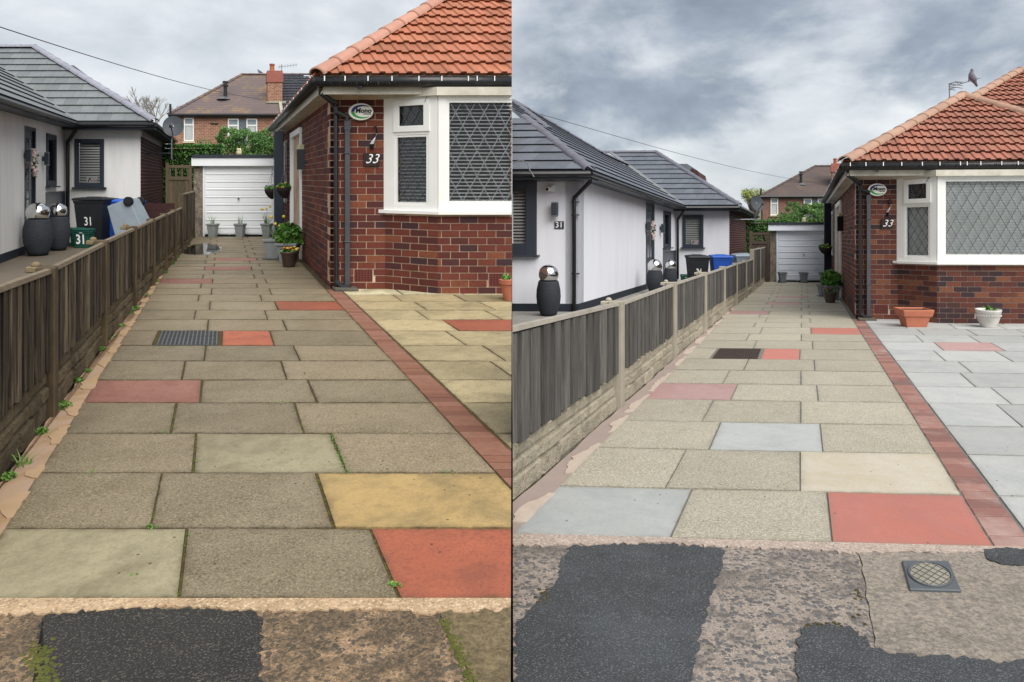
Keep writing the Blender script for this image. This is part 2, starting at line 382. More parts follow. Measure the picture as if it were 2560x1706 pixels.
# ------------------------------------------------------------------ brickwork and tiles
def bricks(seg, x0, x1, h0, h1, m, parent, phase=0.0, single=True, course=.0865, pitch=.222, mb=None, holes=(), n0=-.04, n1=.0):
    """stretcher bond on a wall; joints stay recessed against the mortar behind"""
    P = seg.P; own = mb is None and not single
    if own: mb = MB()
    rows = int(round((h1 - h0) / course))
    for r in range(rows):
        ha = h0 + r * course; hb = ha + course - .011
        k = math.floor((x0 - phase) / pitch) - 1; off = phase + (pitch / 2 if r % 2 else 0)
        while True:
            a = off + k * pitch; b = a + pitch - .011; k += 1
            if a > x1: break
            a, b = max(a, x0), min(b, x1)
            if b > x1 - .05: b = x1
            if a < x0 + .05: a = x0
            if b - a < .02: continue
            for q in holes:
                if a < q[1] and b > q[0] and ha < q[3] - .01 and hb > q[2] + .01:
                    if a < q[0] - .02: b = q[0] - .006
                    elif b > q[1] + .02: a = q[1] + .004
                    else: b = a
            if b - a < .02: continue
            jut = n1 + random.uniform(-.0015, .0015)
            if not single: seg.box(mb, a, b, n0, jut, ha, hb); continue
            org = seg.pt(a, n0, ha); xs = [seg.pt(x, 0, 0).x * P.sign for x in (a, b)]
            if max(xs) <= .012: continue
            if min(xs) < .012: build('brick', sbox(seg, a, b, n0, jut, ha, hb), m, parent, P); continue
            key = (round(b - a, 3), round(n1, 4), m.name)
            if key not in seg.cache: seg.cache[key] = to_mesh('brick', sbox(seg, a, b, n0, n1, ha, hb), m, origin=org)
            inst('brick', seg.cache[key], org, parent)
    if own: return build('brickwork', mb, m, parent, P, kind='stuff')

class Plane:
    """a roof slope: o = (u,v,h) at the eaves, a = plan direction along the eaves, b = plan direction uphill, t = rise per metre"""
    def __init__(s, P, o, a, b, t):
        s.P = P; s.o = o; s.a = a; s.b = b; L = math.hypot(1, t); s.c = 1 / L; s.s = t / L
    def pt(s, x, y, n=0.0):
        k = y * s.c - n * s.s
        return s.P.W(s.o[0] + s.a[0] * x + s.b[0] * k, s.o[1] + s.a[1] * x + s.b[1] * k, s.o[2] + y * s.s + n * s.c)
def red_tile(pl, x, y, w, L):
    prof = []; per = w / 2
    for i in range(2):
        b = i * per; prof += [(b, .0), (b + per * .50, .0), (b + per * .58, .022), (b + per * .92, .022)]
    prof += [(w - .002, 0)]
    n = len(prof); mb = MB(); vs = []
    for yy, lift in ((0, .052), (L, .010)):
        vs += [pl.pt(x + a, y + yy, lift + z) for a, z in prof]
    vs += [pl.pt(x + a, y + .035, .052 + z - .045) for a, z in prof]
    fs = [(i, i + 1, n + i + 1, n + i) for i in range(n - 1)] + [(2 * n + i, 2 * n + i + 1, i + 1, i) for i in range(n - 1)] + [(0, n, 2 * n)]
    return mb.add(vs, fs)
def flat_tile(pl, x, y, w, L, th=.036, lift=.046):
    g = .004; p = pl.pt
    return MB().hexa([p(x, y + .03, lift - th), p(x + w - g, y + .03, lift - th), p(x + w - g, y + L, .002), p(x, y + L, .002), p(x, y, lift), p(x + w - g, y, lift), p(x + w - g, y + L, .012), p(x, y + L, .012)])
def tiles(pl, poly, fn, w, gauge, m, parent, stagger=True, single=True, name='roof_tile', lap=.05, x00=0.0):
    """tiles over a convex outline poly [(x,y)...] (ccw) of the slope"""
    P = pl.P; xs = [p[0] for p in poly]; ys = [p[1] for p in poly]; cache = {}; joint = MB()
    nrm = pl.pt(0, 0, 1) - pl.pt(0, 0, 0)
    edges = []
    for i in range(len(poly)):
        p, q = poly[i], poly[(i + 1) % len(poly)]; edges.append((p, q))
    y = min(ys); r = 0
    while y < max(ys) - .03:
        x = x00 + math.floor((min(xs) - x00) / w) * w - (w / 2 if stagger and r % 2 else 0)
        while x < max(xs):
            c4 = [(x, y), (x + w, y), (x + w, y + gauge), (x, y + gauge)]
            cuts = []; skip = False
            for p, q in edges:
                sd = [(q[0] - p[0]) * (c[1] - p[1]) - (q[1] - p[1]) * (c[0] - p[0]) for c in c4]
                if max(sd) < .004: skip = True; break
                if min(sd) < -.002:
                    if abs(q[1] - p[1]) < 1e-6 and q[0] > p[0]: continue
                    e = pl.pt(*q) - pl.pt(*p); no = e.cross(nrm); mid = pl.pt(sum(xs) / len(xs), sum(ys) / len(ys))
                    if (mid - pl.pt(*p)).dot(no) > 0: no = -no
                    cuts.append((pl.pt(*p), no.normalized()))
            if not skip:
                wx = [pl.pt(*c).x * P.sign for c in c4]; org = pl.pt(x, y)
                if max(wx) > .01:
                    if not single and not cuts: t = fn(pl, x, y, w, gauge + lap); joint.add(t.v, t.f)
                    elif cuts or min(wx) < .01: build(name, fn(pl, x, y, w, gauge + lap), m, parent, P, cuts=cuts, origin=org)
                    else:
                        if 0 not in cache: cache[0] = to_mesh(name, fn(pl, x, y, w, gauge + lap), m, origin=org)
                        inst(name, cache[0], org, parent)
            x += w
        y += gauge; r += 1
    if joint.v: build(name + '_field', joint, m, parent, P, kind='stuff')
def ridge_run(P, p0, p1, r, m, parent, step=.40, name='hip_tile', start=0.0):
    """half-round tiles along a hip or ridge, each overlapping the next"""
    a, b = P.W(*p0), P.W(*p1); d = b - a; L = d.length; d.normalize(); side = d.cross(Vector((0, 0, 1))).normalized(); up = side.cross(d)
    n = 9; k = 0; me = None; real = math.dist(p0, p1); step = L / max(1, round(real / step))
    while k * step < L - .02:
        o = a + d * k * step; mb = MB(); vs = []
        for q, rr in ((-.03, r + .012), (.05, r + .010), (step + .0, r - .006)):
            vs += [o + d * q + side * math.cos(math.pi * i / (n - 1)) * rr + up * (math.sin(math.pi * i / (n - 1)) * rr * .8 - .02) for i in range(n)]
        # the thick tail end
        vs += [o + d * -.03 + side * math.cos(math.pi * i / (n - 1)) * (r - .012) + up * (math.sin(math.pi * i / (n - 1)) * (r - .012) * .8 - .02) for i in range(n)]
        fs = [(j * n + i, j * n + i + 1, (j + 1) * n + i + 1, (j + 1) * n + i) for j in range(2) for i in range(n - 1)] + [(3 * n + i, 3 * n + i + 1, i + 1, i) for i in range(n - 1)]
        mb.add(vs, fs); xs = [x.x * P.sign for x in mb.v]
        if max(xs) > .01:
            if min(xs) < .01: build(name, mb, m, parent, P, smooth=True)
            else:
                if me is None: me = to_mesh(name, mb, m, True, o)
                inst(name, me, o, parent)
        k += 1
def deck(pl, poly, m, parent, name='roof_deck', th=.05):
    mb = MB(); mb.prism(poly, lambda x, y: pl.pt(x, y, -th), lambda x, y: pl.pt(x, y, 0)); return build(name, mb, m, parent, pl.P)

def lattice(seg, x0, x1, h0, h1, n, px, ph, w, mb):
    """diamond leading inside the rectangle"""
    def line(x, h, sl):
        pts = []
        for X in (x0, x1):
            y = h + sl * (X - x)
            if h0 <= y <= h1: pts.append((X, y))
        for Y in (h0, h1):
            X = x + (Y - h) / sl
            if x0 < X < x1: pts.append((X, Y))
        if len(pts) >= 2:
            pts.sort(); p, q = pts[0], pts[-1]
            if math.dist(p, q) > .01: seg.bar(mb, p, q, w, n - .004, n + .003)
    sl = ph / px; k = -int((h1 - h0) / ph + 2)
    N_ = int((x1 - x0) / px) + 2
    for i in range(k, N_ + 1): line(x0 + i * px, h0, sl)
    for i in range(0, N_ - k + 1): line(x0 + i * px, h0, -sl)
def frame_rect(seg, mb, x0, x1, h0, h1, wd, n0, n1):
    seg.box(mb, x0, x0 + wd, n0, n1, h0, h1); seg.box(mb, x1 - wd, x1, n0, n1, h0, h1)
    seg.box(mb, x0 + wd, x1 - wd, n0, n1 - .002, h0, h0 + wd); seg.box(mb, x0 + wd, x1 - wd, n0, n1 - .002, h1 - wd, h1)
def leafball(mb, c, rx, ry, rz, n, s, shell=.5, up=0.0, rng=random):
    for _ in range(n):
        while True:
            p = Vector((rng.uniform(-1, 1), rng.uniform(-1, 1), rng.uniform(-1, 1)))
            if shell < p.length < 1: break
        d = Vector((rng.gauss(0, 1), rng.gauss(0, 1), rng.gauss(0, 1) + up)).normalized(); e = d.cross(Vector((rng.gauss(0, 1), rng.gauss(0, 1), rng.gauss(0, 1)))).normalized()
        q = Vector((c[0] + p.x * rx, c[1] + p.y * ry, c[2] + p.z * rz)); L = s * rng.uniform(.6, 1.4); wv = e * L * .32
        mb.add([q - d * L * .5, q + wv, q + d * L * .5, q - wv], [(0, 1, 2, 3)])
def blades(mb, c, n, hgt, spread, wd, rng=random):
    for _ in range(n):
        a = rng.uniform(0, 6.283); b = Vector((c[0] + rng.uniform(-.04, .04), c[1] + rng.uniform(-.04, .04), c[2])); o = Vector((math.cos(a), math.sin(a), 0)); sd = Vector((-o.y, o.x, 0)) * wd / 2
        H = hgt * rng.uniform(.6, 1.1); S = spread * rng.uniform(.2, 1); pts = [b + o * S * t * t + Vector((0, 0, H * (t - .35 * t * t * S / spread))) for t in (0, .35, .7, 1)]
        vs = []
        for i, p in enumerate(pts): vs += [p - sd * (1 - i / 3.2), p + sd * (1 - i / 3.2)]
        mb.add(vs, [(0, 1, 3, 2), (2, 3, 5, 4), (4, 5, 7, 6)])

# ================================================================== THE SETTING: ground, pavement, drives
def sheet(P, poly, h, m, name, parent=None, th=.02, kind='structure', label=None, cat=None, cut=True, subdiv=False):
    mb = MB(); mb.prism(poly, lambda u, v: P.W(u, v, h - th), lambda u, v: P.W(u, v, h))
    return build(name, mb, m, parent, P if cut else None, kind=kind, label=label, cat=cat)
def rough_line(pts, amp, step, rng):
    """a plan line broken up into small irregular steps"""
    out = []
    for (a, b) in zip(pts[:-1], pts[1:]):
        n = max(1, int(math.dist(a, b) / step))
        for i in range(n):
            t = i / n; out.append((a[0] + (b[0] - a[0]) * t + rng.uniform(-amp, amp), a[1] + (b[1] - a[1]) * t + rng.uniform(-amp, amp)))
    out.append(pts[-1]); return out

grass_far = mat('far_ground', '4d5a3a', '6a6a55', .05, .95)
gm = MB(); gm.add([(-3000, -3000, -4.6), (3000, -3000, -4.6), (3000, 3000, -4.6), (-3000, 3000, -4.6)], [(0, 1, 2, 3)]); build('ground', gm, grass_far, kind='structure')
earth = mat('garden_earth', '4a4438', '5a5244', 2, .95, bump=.4)

TONE = {
 'L': dict(agg=('776b55', '847a64', ['3b3329', 'a6977a'], .5), smooth=('999176', '8a826a', ['6e664f'], .35), cream=('a58d62', '8f7952', ['77623f'], .35), red=('93523c', '804431', ['6e3d31'], .5), pink=('896053', '94695a', ['6d4e44'], .5), patio=('a49674', '938665', ['746849', 'b5a886'], .45), light=('c8c2a2', 'bab292', ['968d6c'], .35)),
 'R': dict(agg=('979082', 'a19b8c', ['666152', 'c8c2ae'], .6), smooth=('a8aaa8', '9e9f9c', ['8b8c88'], .4), cream=('b8b0a2', 'afa796', ['9a9184'], .4), red=('ad7167', 'a0665b', ['915f53'], .45), pink=('a88a88', '9e817c', ['88706c'], .45), patio=('a9a9a6', '9f9f9c', ['888885'], .5), light=('b2b2b0', 'a8a8a6', ['949492'], .5)),
}
SLAB = {}
def slab(P, c, z, m, parent):
    """one paving slab; the point attribute 'margin' is 1 along its edges, where dirt and moss hold"""
    cu, cv = sum(p[0] for p in c) / 4, sum(p[1] for p in c) / 4
    inn = [(u + (cu - u) * .16, v + (cv - v) * .20) for u, v in c]
    mb = MB(); mb.add([P.W(a, b, -.05) for a, b in c] + [P.W(a, b, z[n]) for n, (a, b) in enumerate(c)] + [P.W(a, b, sum(z) / 4 + .001) for a, b in inn],
        [(0, 3, 2, 1), (0, 1, 5, 4), (1, 2, 6, 5), (2, 3, 7, 6), (3, 0, 4, 7), (4, 5, 9, 8), (5, 6, 10, 9), (6, 7, 11, 10), (7, 4, 8, 11), (8, 9, 10, 11)])
    xs = [x.x * P.sign for x in mb.v]
    if max(xs) <= EPS: return None
    org = P.W(cu, cv, 0); me = bpy.data.meshes.new('slab'); me.from_pydata([tuple(x - org) for x in mb.v], [], mb.f); me.materials.append(m)
    at = me.attributes.new('margin', 'FLOAT', 'POINT'); at.data.foreach_set('value', [1.0] * 8 + [0.0] * 4)
    if min(xs) < EPS:
        bm = bmesh.new(); bm.from_mesh(me); geom = bm.verts[:] + bm.edges[:] + bm.faces[:]
        bmesh.ops.bisect_plane(bm, geom=geom, plane_co=(P.sign * EPS - org.x, 0, 0), plane_no=(-P.sign, 0, 0), clear_outer=True, dist=1e-5); bm.to_mesh(me); bm.free()
    me.update(); return link(bpy.data.objects.new('slab', me), parent, org)
def mat_slab(name, a, b, speck, amt, sscale, warm, stain, stamt, rough, rvar, rnd, pit, dirt):
    """concrete paving: exposed fine aggregate, blotchy weathering, dark pits, dirt"""
    s = NT(name)
    oi = s.n('ShaderNodeObjectInfo'); off = s.n('ShaderNodeVectorMath', operation='MULTIPLY_ADD'); cx = s.n('ShaderNodeCombineXYZ')
    [s.l(oi.outputs['Random'], cx.inputs[i]) for i in range(3)]; s.l(cx.outputs[0], off.inputs[0]); off.inputs[1].default_value = (31, 17, 9); s.l(s.pos, off.inputs[2]); vec = off.outputs[0]
    col = s.mix(s.ramp(s.noise(1.9, 6, .62, vec), [(.32, (0, 0, 0)), (.68, (1, 1, 1))]), a, b)
    col = s.mix(s.math('MULTIPLY', oi.outputs['Random'], .5), col, warm)
    col = s.mix(s.math('MULTIPLY', s.ramp(s.noise(2.6, 9, .7, vec, .5), [(.46, (0, 0, 0)), (.66, (1, 1, 1))]), stamt), col, stain)
    col = s.mix(s.math('MULTIPLY', s.ramp(s.noise(16, 8, .75, vec), [(.48, (0, 0, 0)), (.66, (1, 1, 1))]), .35), col, stain)
    for i, c in enumerate(speck):
        mp = s.n('ShaderNodeMapping'); s.l(s.pos, mp.inputs[0]); mp.inputs['Location'].default_value = (7.3 * i, 3.1 * i, 1.7 * i)
        col = s.mix(s.math('MULTIPLY', s.ramp(s.noise(sscale * (1 + .3 * i), 3, .7, mp.outputs[0]), [(.52, (0, 0, 0)), (.60, (1, 1, 1))]), amt), col, c)
    vo = s.n('ShaderNodeTexVoronoi'); vo.inputs['Scale'].default_value = 26; s.l(vec, vo.inputs['Vector']); sc = s.n('ShaderNodeSeparateColor'); s.l(vo.outputs['Color'], sc.inputs[0])
    dot = s.math('MULTIPLY', s.math('LESS_THAN', vo.outputs['Distance'], .16), s.math('GREATER_THAN', sc.outputs[0], 1 - pit)); col = s.mix(s.math('MULTIPLY', dot, .75), col, '2a241c')
    at = s.n('ShaderNodeAttribute', attribute_name='margin'); edge = s.math('MULTIPLY', s.math('POWER', at.outputs['Fac'], 3.0), s.ramp(s.noise(9, 7, .7, vec), [(.36, (0, 0, 0)), (.62, (1, 1, 1))]))
    col = s.mix(s.math('MULTIPLY', edge, dirt), col, '3f3524' if dirt > .5 else '6f6a5e')
    f = s.math('ADD', s.math('MULTIPLY', oi.outputs['Random'], 2 * rnd), 1 - rnd); cc = s.n('ShaderNodeCombineXYZ'); [s.l(f, cc.inputs[i]) for i in range(3)]
    col = s.mix(1.0, col, cc.outputs[0], 'MULTIPLY')
    s.bump(s.math('ADD', s.noise(150, 4, .7), s.math('MULTIPLY', s.noise(20, 6, .6), .6)), .55, .004)
    ro = s.math('ADD', s.math('MULTIPLY', s.noise(2.0, 5, .6, vec), rvar * 2), rough - rvar)
    return s.fin(col, ro, .4)
WARM = {'agg': '6d5f4d', 'smooth': '8d8568', 'cream': 'a0854f', 'red': 'a55d42', 'pink': '86594c', 'patio': 'a39270', 'light': 'c2b99a'}
for sd in 'LR':
    for k_, (a, b, sp, am) in TONE[sd].items():
        if sd == 'L': SLAB[sd, k_] = mat_slab('slab_%s_before' % k_, a, b, sp, am, 88 if k_ == 'agg' else 80, WARM[k_], '5c523c' if k_ not in ('red', 'pink') else '6e4030', .6, .6, .2, .20, .08, .75)
        else: SLAB[sd, k_] = mat_slab('slab_%s_after' % k_, a, b, sp, am, 82 if k_ == 'agg' else 110, a, {'agg': '8a8573', 'red': 'b56a58', 'pink': '97706a', 'cream': 'a89c80'}.get(k_, '8f9394'), .55, .8, .08, .10, .04, .5)
mortar_bed = {'L': mat('mossy_joint', '3b2f1f', '4a3c26', 9, .95, bump=.5, stain='44461c', stscale=6, stamt=.8), 'R': mat('clean_joint', '75736c', '65635d', 12, .95, bump=.5)}
edge_mat = {'L': mat('pinkish_edge_mortar', 'b49a7c', '9c8468', 16, .9, bump=.6, bscale=60, speck=['6e5a46', 'd0bd9e'], sscale=70, samt=.6, stain='6a5840', stscale=7, stamt=.5), 'R': mat('pink_grey_edge_mortar', 'a8978c', '978a80', 12, .9, bump=.6, bscale=60, speck=['6e645c', 'c9bcae'], sscale=70, samt=.6, stain='7d7268', stscale=7, stamt=.5)}
haunch = {'L': mat('sandy_haunching', 'ab9075', 'a38a78', 3, .8, bump=.6, bscale=30, stain='94764e', stscale=5, stamt=.8), 'R': mat('pink_haunching', '978880', '8d807a', 4, .85, bump=.5, bscale=30)}
haunch_new = mat('bare_cream_mortar', 'b5a699', 'a8998d', 8, .9, bump=.5, bscale=60)
agg_mat = {'L': mat_aggregate('worn_aggregate_before', 'b09070', '877056', '3d3a36', '5e5850', 58, .66, '463e33', '56561f', .41), 'R': mat_aggregate('worn_aggregate_after', 'a2948a', '877c73', '47484b', '676668', 50, .68, '5a5651', None, .47)}
conc_mat = {'L': mat_crust('old_concrete_before', '5f543f', '8a7a5c', '4a4232', '56561f'), 'R': mat_crust('old_concrete_after', '77706a', 'a3988a', '5d5852')}
tar_mat = {'L': mat('tarmac_before', '292826', '33312e', 6, .8, .35, bump=1.0, bscale=150, speck=['77736a', '151514'], sscale=150, samt=.55, bdist=.01), 'R': mat('tarmac_after', '37393b', '434547', 6, .8, .35, bump=1.0, bscale=150, speck=['85888a', '222325'], sscale=150, samt=.5, stain='5f666e', stscale=2.2, stamt=.25, bdist=.01)}
moss_mat = mat('moss', '474a1e', '585a28', 20, .95, bump=1, bscale=120)
road_mat = mat('road_asphalt', '3f4042', '4b4c4e', 3, .85, bump=.8, bscale=120, speck='77787a', sscale=160, samt=.4)
nb_mat = {'L': mat('neighbour_paving_before', '5f574c', '6b6255', 5, .7, bump=.4, stain='4a4339', stscale=3, stretch=(1, 6, 1)), 'R': mat('neighbour_paving_after', '8d8b87', '7d7b78', 5, .8, bump=.4)}
strip_cols = {'L': ['7c5545', '855f50', '704c3e', '7f5a4a'], 'R': ['845e56', '8d675d', '785852', '6c5a56', '926a60']}
strip_mat = {sd: mat_brick('paving_brick_' + sd, strip_cols[sd], '684638' if sd == 'L' else '785750', stain=None if sd == 'L' else 'b8aaa4', stamt=.45) for sd in 'LR'}

ROWV = [0, .478, 1.017, 1.542, 2.078, 2.582, 3.097, 3.612, 4.186, 4.707, 5.223, 5.767, 6.228, 6.74, 7.15, 7.62, 8.07, 8.56, 9.0, 9.42, 9.85, 10.25, 10.72, 11.18, 11.64, 12.1, 12.56, 13.02, 13.48, 13.94, 14.4, 14.9]
DW = 2.18
def uf(v):   # the fence line
    K = [(-12, -.22), (0, -.195), (1.87, -.17), (3.63, -.15), (5.37, -.115), (7, -.07), (8.4, -.02), (9.7, .03), (11, .075), (12.7, .12), (14.6, .16), (60, .16)]
    for (a, x), (b, y) in zip(K[:-1], K[1:]):
        if a <= v <= b: return x + (y - x) * (v - a) / (b - a)
HOLE = (.325, .825)   # gully grate in row 7

def paving(P):
    sd = P.side; rng = random.Random(11 if sd == 'L' else 23)
    sheet(P, [(-40, -2.0), (40, -2.0), (40, 60), (-40, 60)], -.10, earth, 'terrain_' + ('west' if sd == 'L' else 'east'), th=3.0)
    sheet(P, [(-40, -9.5), (40, -9.5), (40, -2.2), (-40, -2.2)], -.12, road_mat, 'road_' + ('west' if sd == 'L' else 'east'), th=.3)
    kerb = MB(); kerb.prism([(-40, -2.2), (40, -2.2), (40, -2.05), (-40, -2.05)], lambda u, v: P.W(u, v, -.3), lambda u, v: P.W(u, v, -.005)); build('kerb_' + ('west' if sd == 'L' else 'east'), kerb, conc_mat[sd], None, P, kind='structure')
    # pavement: worn aggregate bays, concrete bay beyond a joint, tarmac repairs
    jl = rough_line([(1.565, -2.04), (1.58, -.6), (1.585, -.02)], .006, .03, rng)
    pv = sheet(P, [(-40, -2.04)] + jl + [(-40, -.02)], -.008, agg_mat[sd], 'pavement_' + ('west' if sd == 'L' else 'east'), th=.08)
    sheet(P, [(u + .003 + rng.uniform(-.002, .002), v) for u, v in jl][::-1] + [(40, -2.04), (40, -.02)], -.005, conc_mat[sd], 'pavement_bay', pv, th=.08, kind=None)
    tp = [(.30, -.10), (.315, -.07), (.43, -.058), (.6, -.036), (.87, -.042), (.98, -.052), (1.0, -.10), (.985, -.42), (.99, -.78), (.99, -2.0)]
    tp = rough_line(tp, .011, .016, rng) + rough_line([(.5, -2.0), (.45, -.81), (.32, -.55), (.335, -.42), (.36, -.35), (.33, -.24), (.30, -.10)], .012, .016, rng)[:-1]
    sheet(P, tp[::-1], -.0062, tar_mat[sd], 'tarmac_patch', pv, th=.010, kind=None)
    if sd == 'R':
        t2 = rough_line([(1.31, -2.0), (1.318, -.77), (1.33, -.53), (1.42, -.515), (1.505, -.52), (1.545, -.57), (1.56, -.61), (1.6, -.622), (1.74, -.64), (1.88, -.642), (1.98, -.656), (2.06, -.64), (2.9, -.66)], .012, .016, rng) + [(2.9, -2.0)]
        sheet(P, t2[::-1], -.001, tar_mat[sd], 'tarmac_patch', pv, th=.014, kind=None)
        bl = rough_line([(2.135, -.02), (2.165, -.01), (2.35, -.005), (2.6, -.02), (2.55, -.13), (2.26, -.13), (2.16, -.125), (2.12, -.09), (2.135, -.02)], .010, .016, rng)[:-1]
        sheet(P, bl, .001, tar_mat[sd], 'tarmac_patch', pv, th=.012, kind=None)
    # moss and dirt sitting in the pavement joints
    mm = MB()
    mossy = [((.33, -.24), (.40, -.40), 240, .022), ((1.588, -.1), (1.582, -.5), 260, .010)] if sd == 'L' else [((.335, -.36), (.355, -.44), 24, .016), ((1.55, -.28), (1.545, -.5), 18, .012), ((1.33, -.515), (1.5, -.505), 22, .012)]
    for a, b, n, sp in mossy:
        for _ in range(n):
            t = rng.random(); u = a[0] + (b[0] - a[0]) * t + rng.gauss(0, sp); v = a[1] + (b[1] - a[1]) * t + rng.gauss(0, sp * .8); r = rng.uniform(.003, .009); c = P.W(u, v, -.008)
            mm.lathe([(r, 0), (r * .8, r * .35), (r * .3, r * .55), (.001, r * .6)], 7, c, cap=False)
    build('moss', mm, moss_mat if sd == 'L' else mat('dark_joint_moss', '4a4228', '3d3722', 20, .95, bump=1), pv, P, kind='stuff')
    # mortar edging between pavement and slabs
    lo = rough_line([(-.25, -.08), (.16, -.082), (.30, -.07), (.46, -.056), (.65, -.033), (.87, -.045), (1.05, -.058), (1.23, -.05), (1.56, -.07), (1.85, -.05), (2.1, -.04), (2.7, -.05), (3.5, -.06)], .013, .018, rng)
    sheet(P, lo + [(3.5, .008), (-.25, .008)], -.002, edge_mat[sd], 'edging_' + ('west' if sd == 'L' else 'east'), th=.05)
    # haunching along the fence: smeared mortar
    outer = [(uf(v) + .035, v) for v in (-.1, 1, 2, 3.5, 5, 7, 9, 11, 13, 14.9)]
    poly = rough_line(outer, .010, .12, rng) + [(.006, 14.9), (.006, -.1)]
    sheet(P, poly[::-1], -.005, haunch[sd], 'haunching_' + ('west' if sd == 'L' else 'east'), th=.05)
    hx = bpy.data.objects['haunching_' + ('west' if sd == 'L' else 'east')]
    v = .1
    while v < 9:       # fresher mortar smears lapping on to the slab edge
        L_ = rng.uniform(.25, .7) if sd == 'R' else rng.uniform(.15, .4); a = rough_line([(-.02 - rng.uniform(.0, .05), v), (-.05 - rng.uniform(0, .05), v + L_ * .5), (-.02, v + L_)], .014, .035, rng); b = rough_line([(.012, v + L_), (.012, v)], .008, .04, rng)
        sheet(P, (a + b)[::-1], .001, haunch_new if sd == 'R' else mat('ochre_mortar', 'ad9275', 'a58967', 8, .85, bump=.6, bscale=50), 'mortar_smear', hx, th=.006, kind=None); v += L_ + rng.uniform(.05, .35)
    # the drive: a joint bed with every slab laid on it
    dr = sheet(P, [(.0, .0), (2.37, .0), (2.37, 6.7), (2.25, 6.7), (2.25, 14.95), (.0, 14.95)], -.0065, mortar_bed[sd], 'driveway_' + ('west' if sd == 'L' else 'east'), th=.08)
    special = {(0, 0): 'smooth', (0, 2): 'red', (1, 2): 'cream', (2, 1): 'smooth', (4, 0): 'pink', (7, 2): 'red', (10, 2): 'red', (14, 0): 'pink', (17, 1): 'pink', (20, 1): 'pink'}
    for i in range(len(ROWV) - 1):
        js = [0, .735, 1.47, DW] if i % 2 == 0 else [0, .59, 1.325, DW]
        if i == 7: js = [0, HOLE[0] - .04, HOLE[1] + .045, 1.31, DW]
        g = .007 if sd == 'L' else .006
        for k in range(len(js) - 1):
            if i == 7 and k == 1: continue
            t = special.get((i, k), 'agg')
            u0, u1, v0, v1 = js[k] + (g if k else .004), js[k + 1] - g * (.3 if k == len(js) - 2 else 1), ROWV[i] + (g * 1.2 if i < 6 else g * 1.9), ROWV[i + 1] - g * .7
            j = lambda: rng.uniform(-.003, .003)
            c = [(u0 + j(), v0 + j()), (u1 + j(), v0 + j()), (u1 + j(), v1 + j()), (u0 + j(), v1 + j())]; z = [rng.uniform(-.003, .002) for _ in range(4)]
            slab(P, c, z, SLAB[sd, t], dr)
    # soldier course of paving bricks beside the drive
    v = .01; me = None; pitch = .0875
    while v < 6.62:
        mb = MB(); mb.hexa([P.W(a, b, -.05) for a, b in ((2.19, v), (2.362, v), (2.362, v + pitch - .008), (2.19, v + pitch - .008))] + [P.W(a, b, -.001) for a, b in ((2.19, v), (2.362, v), (2.362, v + pitch - .008), (2.19, v + pitch - .008))])
        org = P.W(2.19, v, 0)
        if me is None: me = to_mesh('brick', mb, strip_mat[sd], origin=org, bevel=.003)
        xs = [x.x * P.sign for x in mb.v]
        if min(xs) > .01: inst('brick', me, org + Vector((rng.uniform(-.003, .003), 0, rng.uniform(-.002, .001))), dr)
        elif max(xs) > .01: build('brick', mb, strip_mat[sd], dr, P)
        v += pitch
    # front patio
    pt = sheet(P, [(2.37, -.0), (9, -.0), (9, 6.75), (2.37, 6.75)], -.0065, mortar_bed[sd] if sd == 'R' else mat('sandy_joint', '5d4a30', '4a3a24', 9, .95), 'patio_' + ('west' if sd == 'L' else 'east'), th=.08)
    pspec = {(8, 1): 'red'} if sd == 'R' else {(8, 1): 'red'}
    for i in range(13):
        v0, v1 = (ROWV[i] if i < 12 else 6.228), (ROWV[i + 1] if i < 12 else 6.7); st = 2.93 if i % 2 else 3.06
        if i == 3: st = 2.93
        js = [2.375] + [st + .735 * k for k in range(9)]
        for k in range(len(js) - 1):
            if js[k] > 8.8: break
            u0, u1 = js[k] + .005, js[k + 1] - .006; c = [(u0, v0 + .006), (u1, v0 + .006), (u1, v1 - .005), (u0, v1 - .005)]; z = [rng.uniform(-.003, .002) for _ in range(4)]
            t = 'red' if (i, k) == (8, 1) else ('light' if (i >= 12 and sd == 'L') or (sd == 'R' and rng.random() < .25) else 'patio')
            if sd == 'R' and (i, k) == (8, 1): t = 'pink'
            slab(P, c, z, SLAB[sd, t], pt)
    # the neighbour's ground beyond the fence
    nb = [(uf(v) - .12, v) for v in (0, 3.6, 7, 9.7, 12.7, 15)]
    sheet(P, [(-30, 0)] + nb + [(-30, 15)], -.02, nb_mat[sd], 'neighbour_drive_' + ('west' if sd == 'L' else 'east'), th=.06)
for P in (PL, PR): paving(P)

# ================================================================== THE BRICK BUNGALOW (number 33), once on each plot
brick33 = {'L': mat_brick('red_brick_damp', ['63322a', '6a362b', '572c26', '713c2d', '4f2b29', '65342a', '3d2b30', '6d392d', '7e4a34', '5f3029', '4a2c2e'], '472723', stain='3f2320', stamt=.45),
           'R': mat_brick('red_brick_dry', ['5f352b', '66392d', '55302a', '6c4030', '452e2d', '5d342b', '362b2f', '643a2e', '784c37', '5a322a', '402c2d'], '482b25')}
brick_mortar = {'L': mat('brick_mortar_damp', 'cdb49c', 'b39a84', 9, .95, bump=.5, stain='5f5348', stamt=.6), 'R': mat('brick_mortar_dry', 'b8a496', '9f8d82', 9, .95, bump=.5)}
red_roof = {'L': mat('red_roof_tile_wet', 'a86b51', '995d45', 5, .6, .4, bump=.3, bscale=150, rnd=.14, stain='8c6048', stscale=3, stamt=.5), 'R': mat('red_roof_tile_dry', '9d6654', '8c594a', 5, .75, .3, bump=.3, bscale=150, rnd=.16, stain='866858', stscale=3, stamt=.5)}
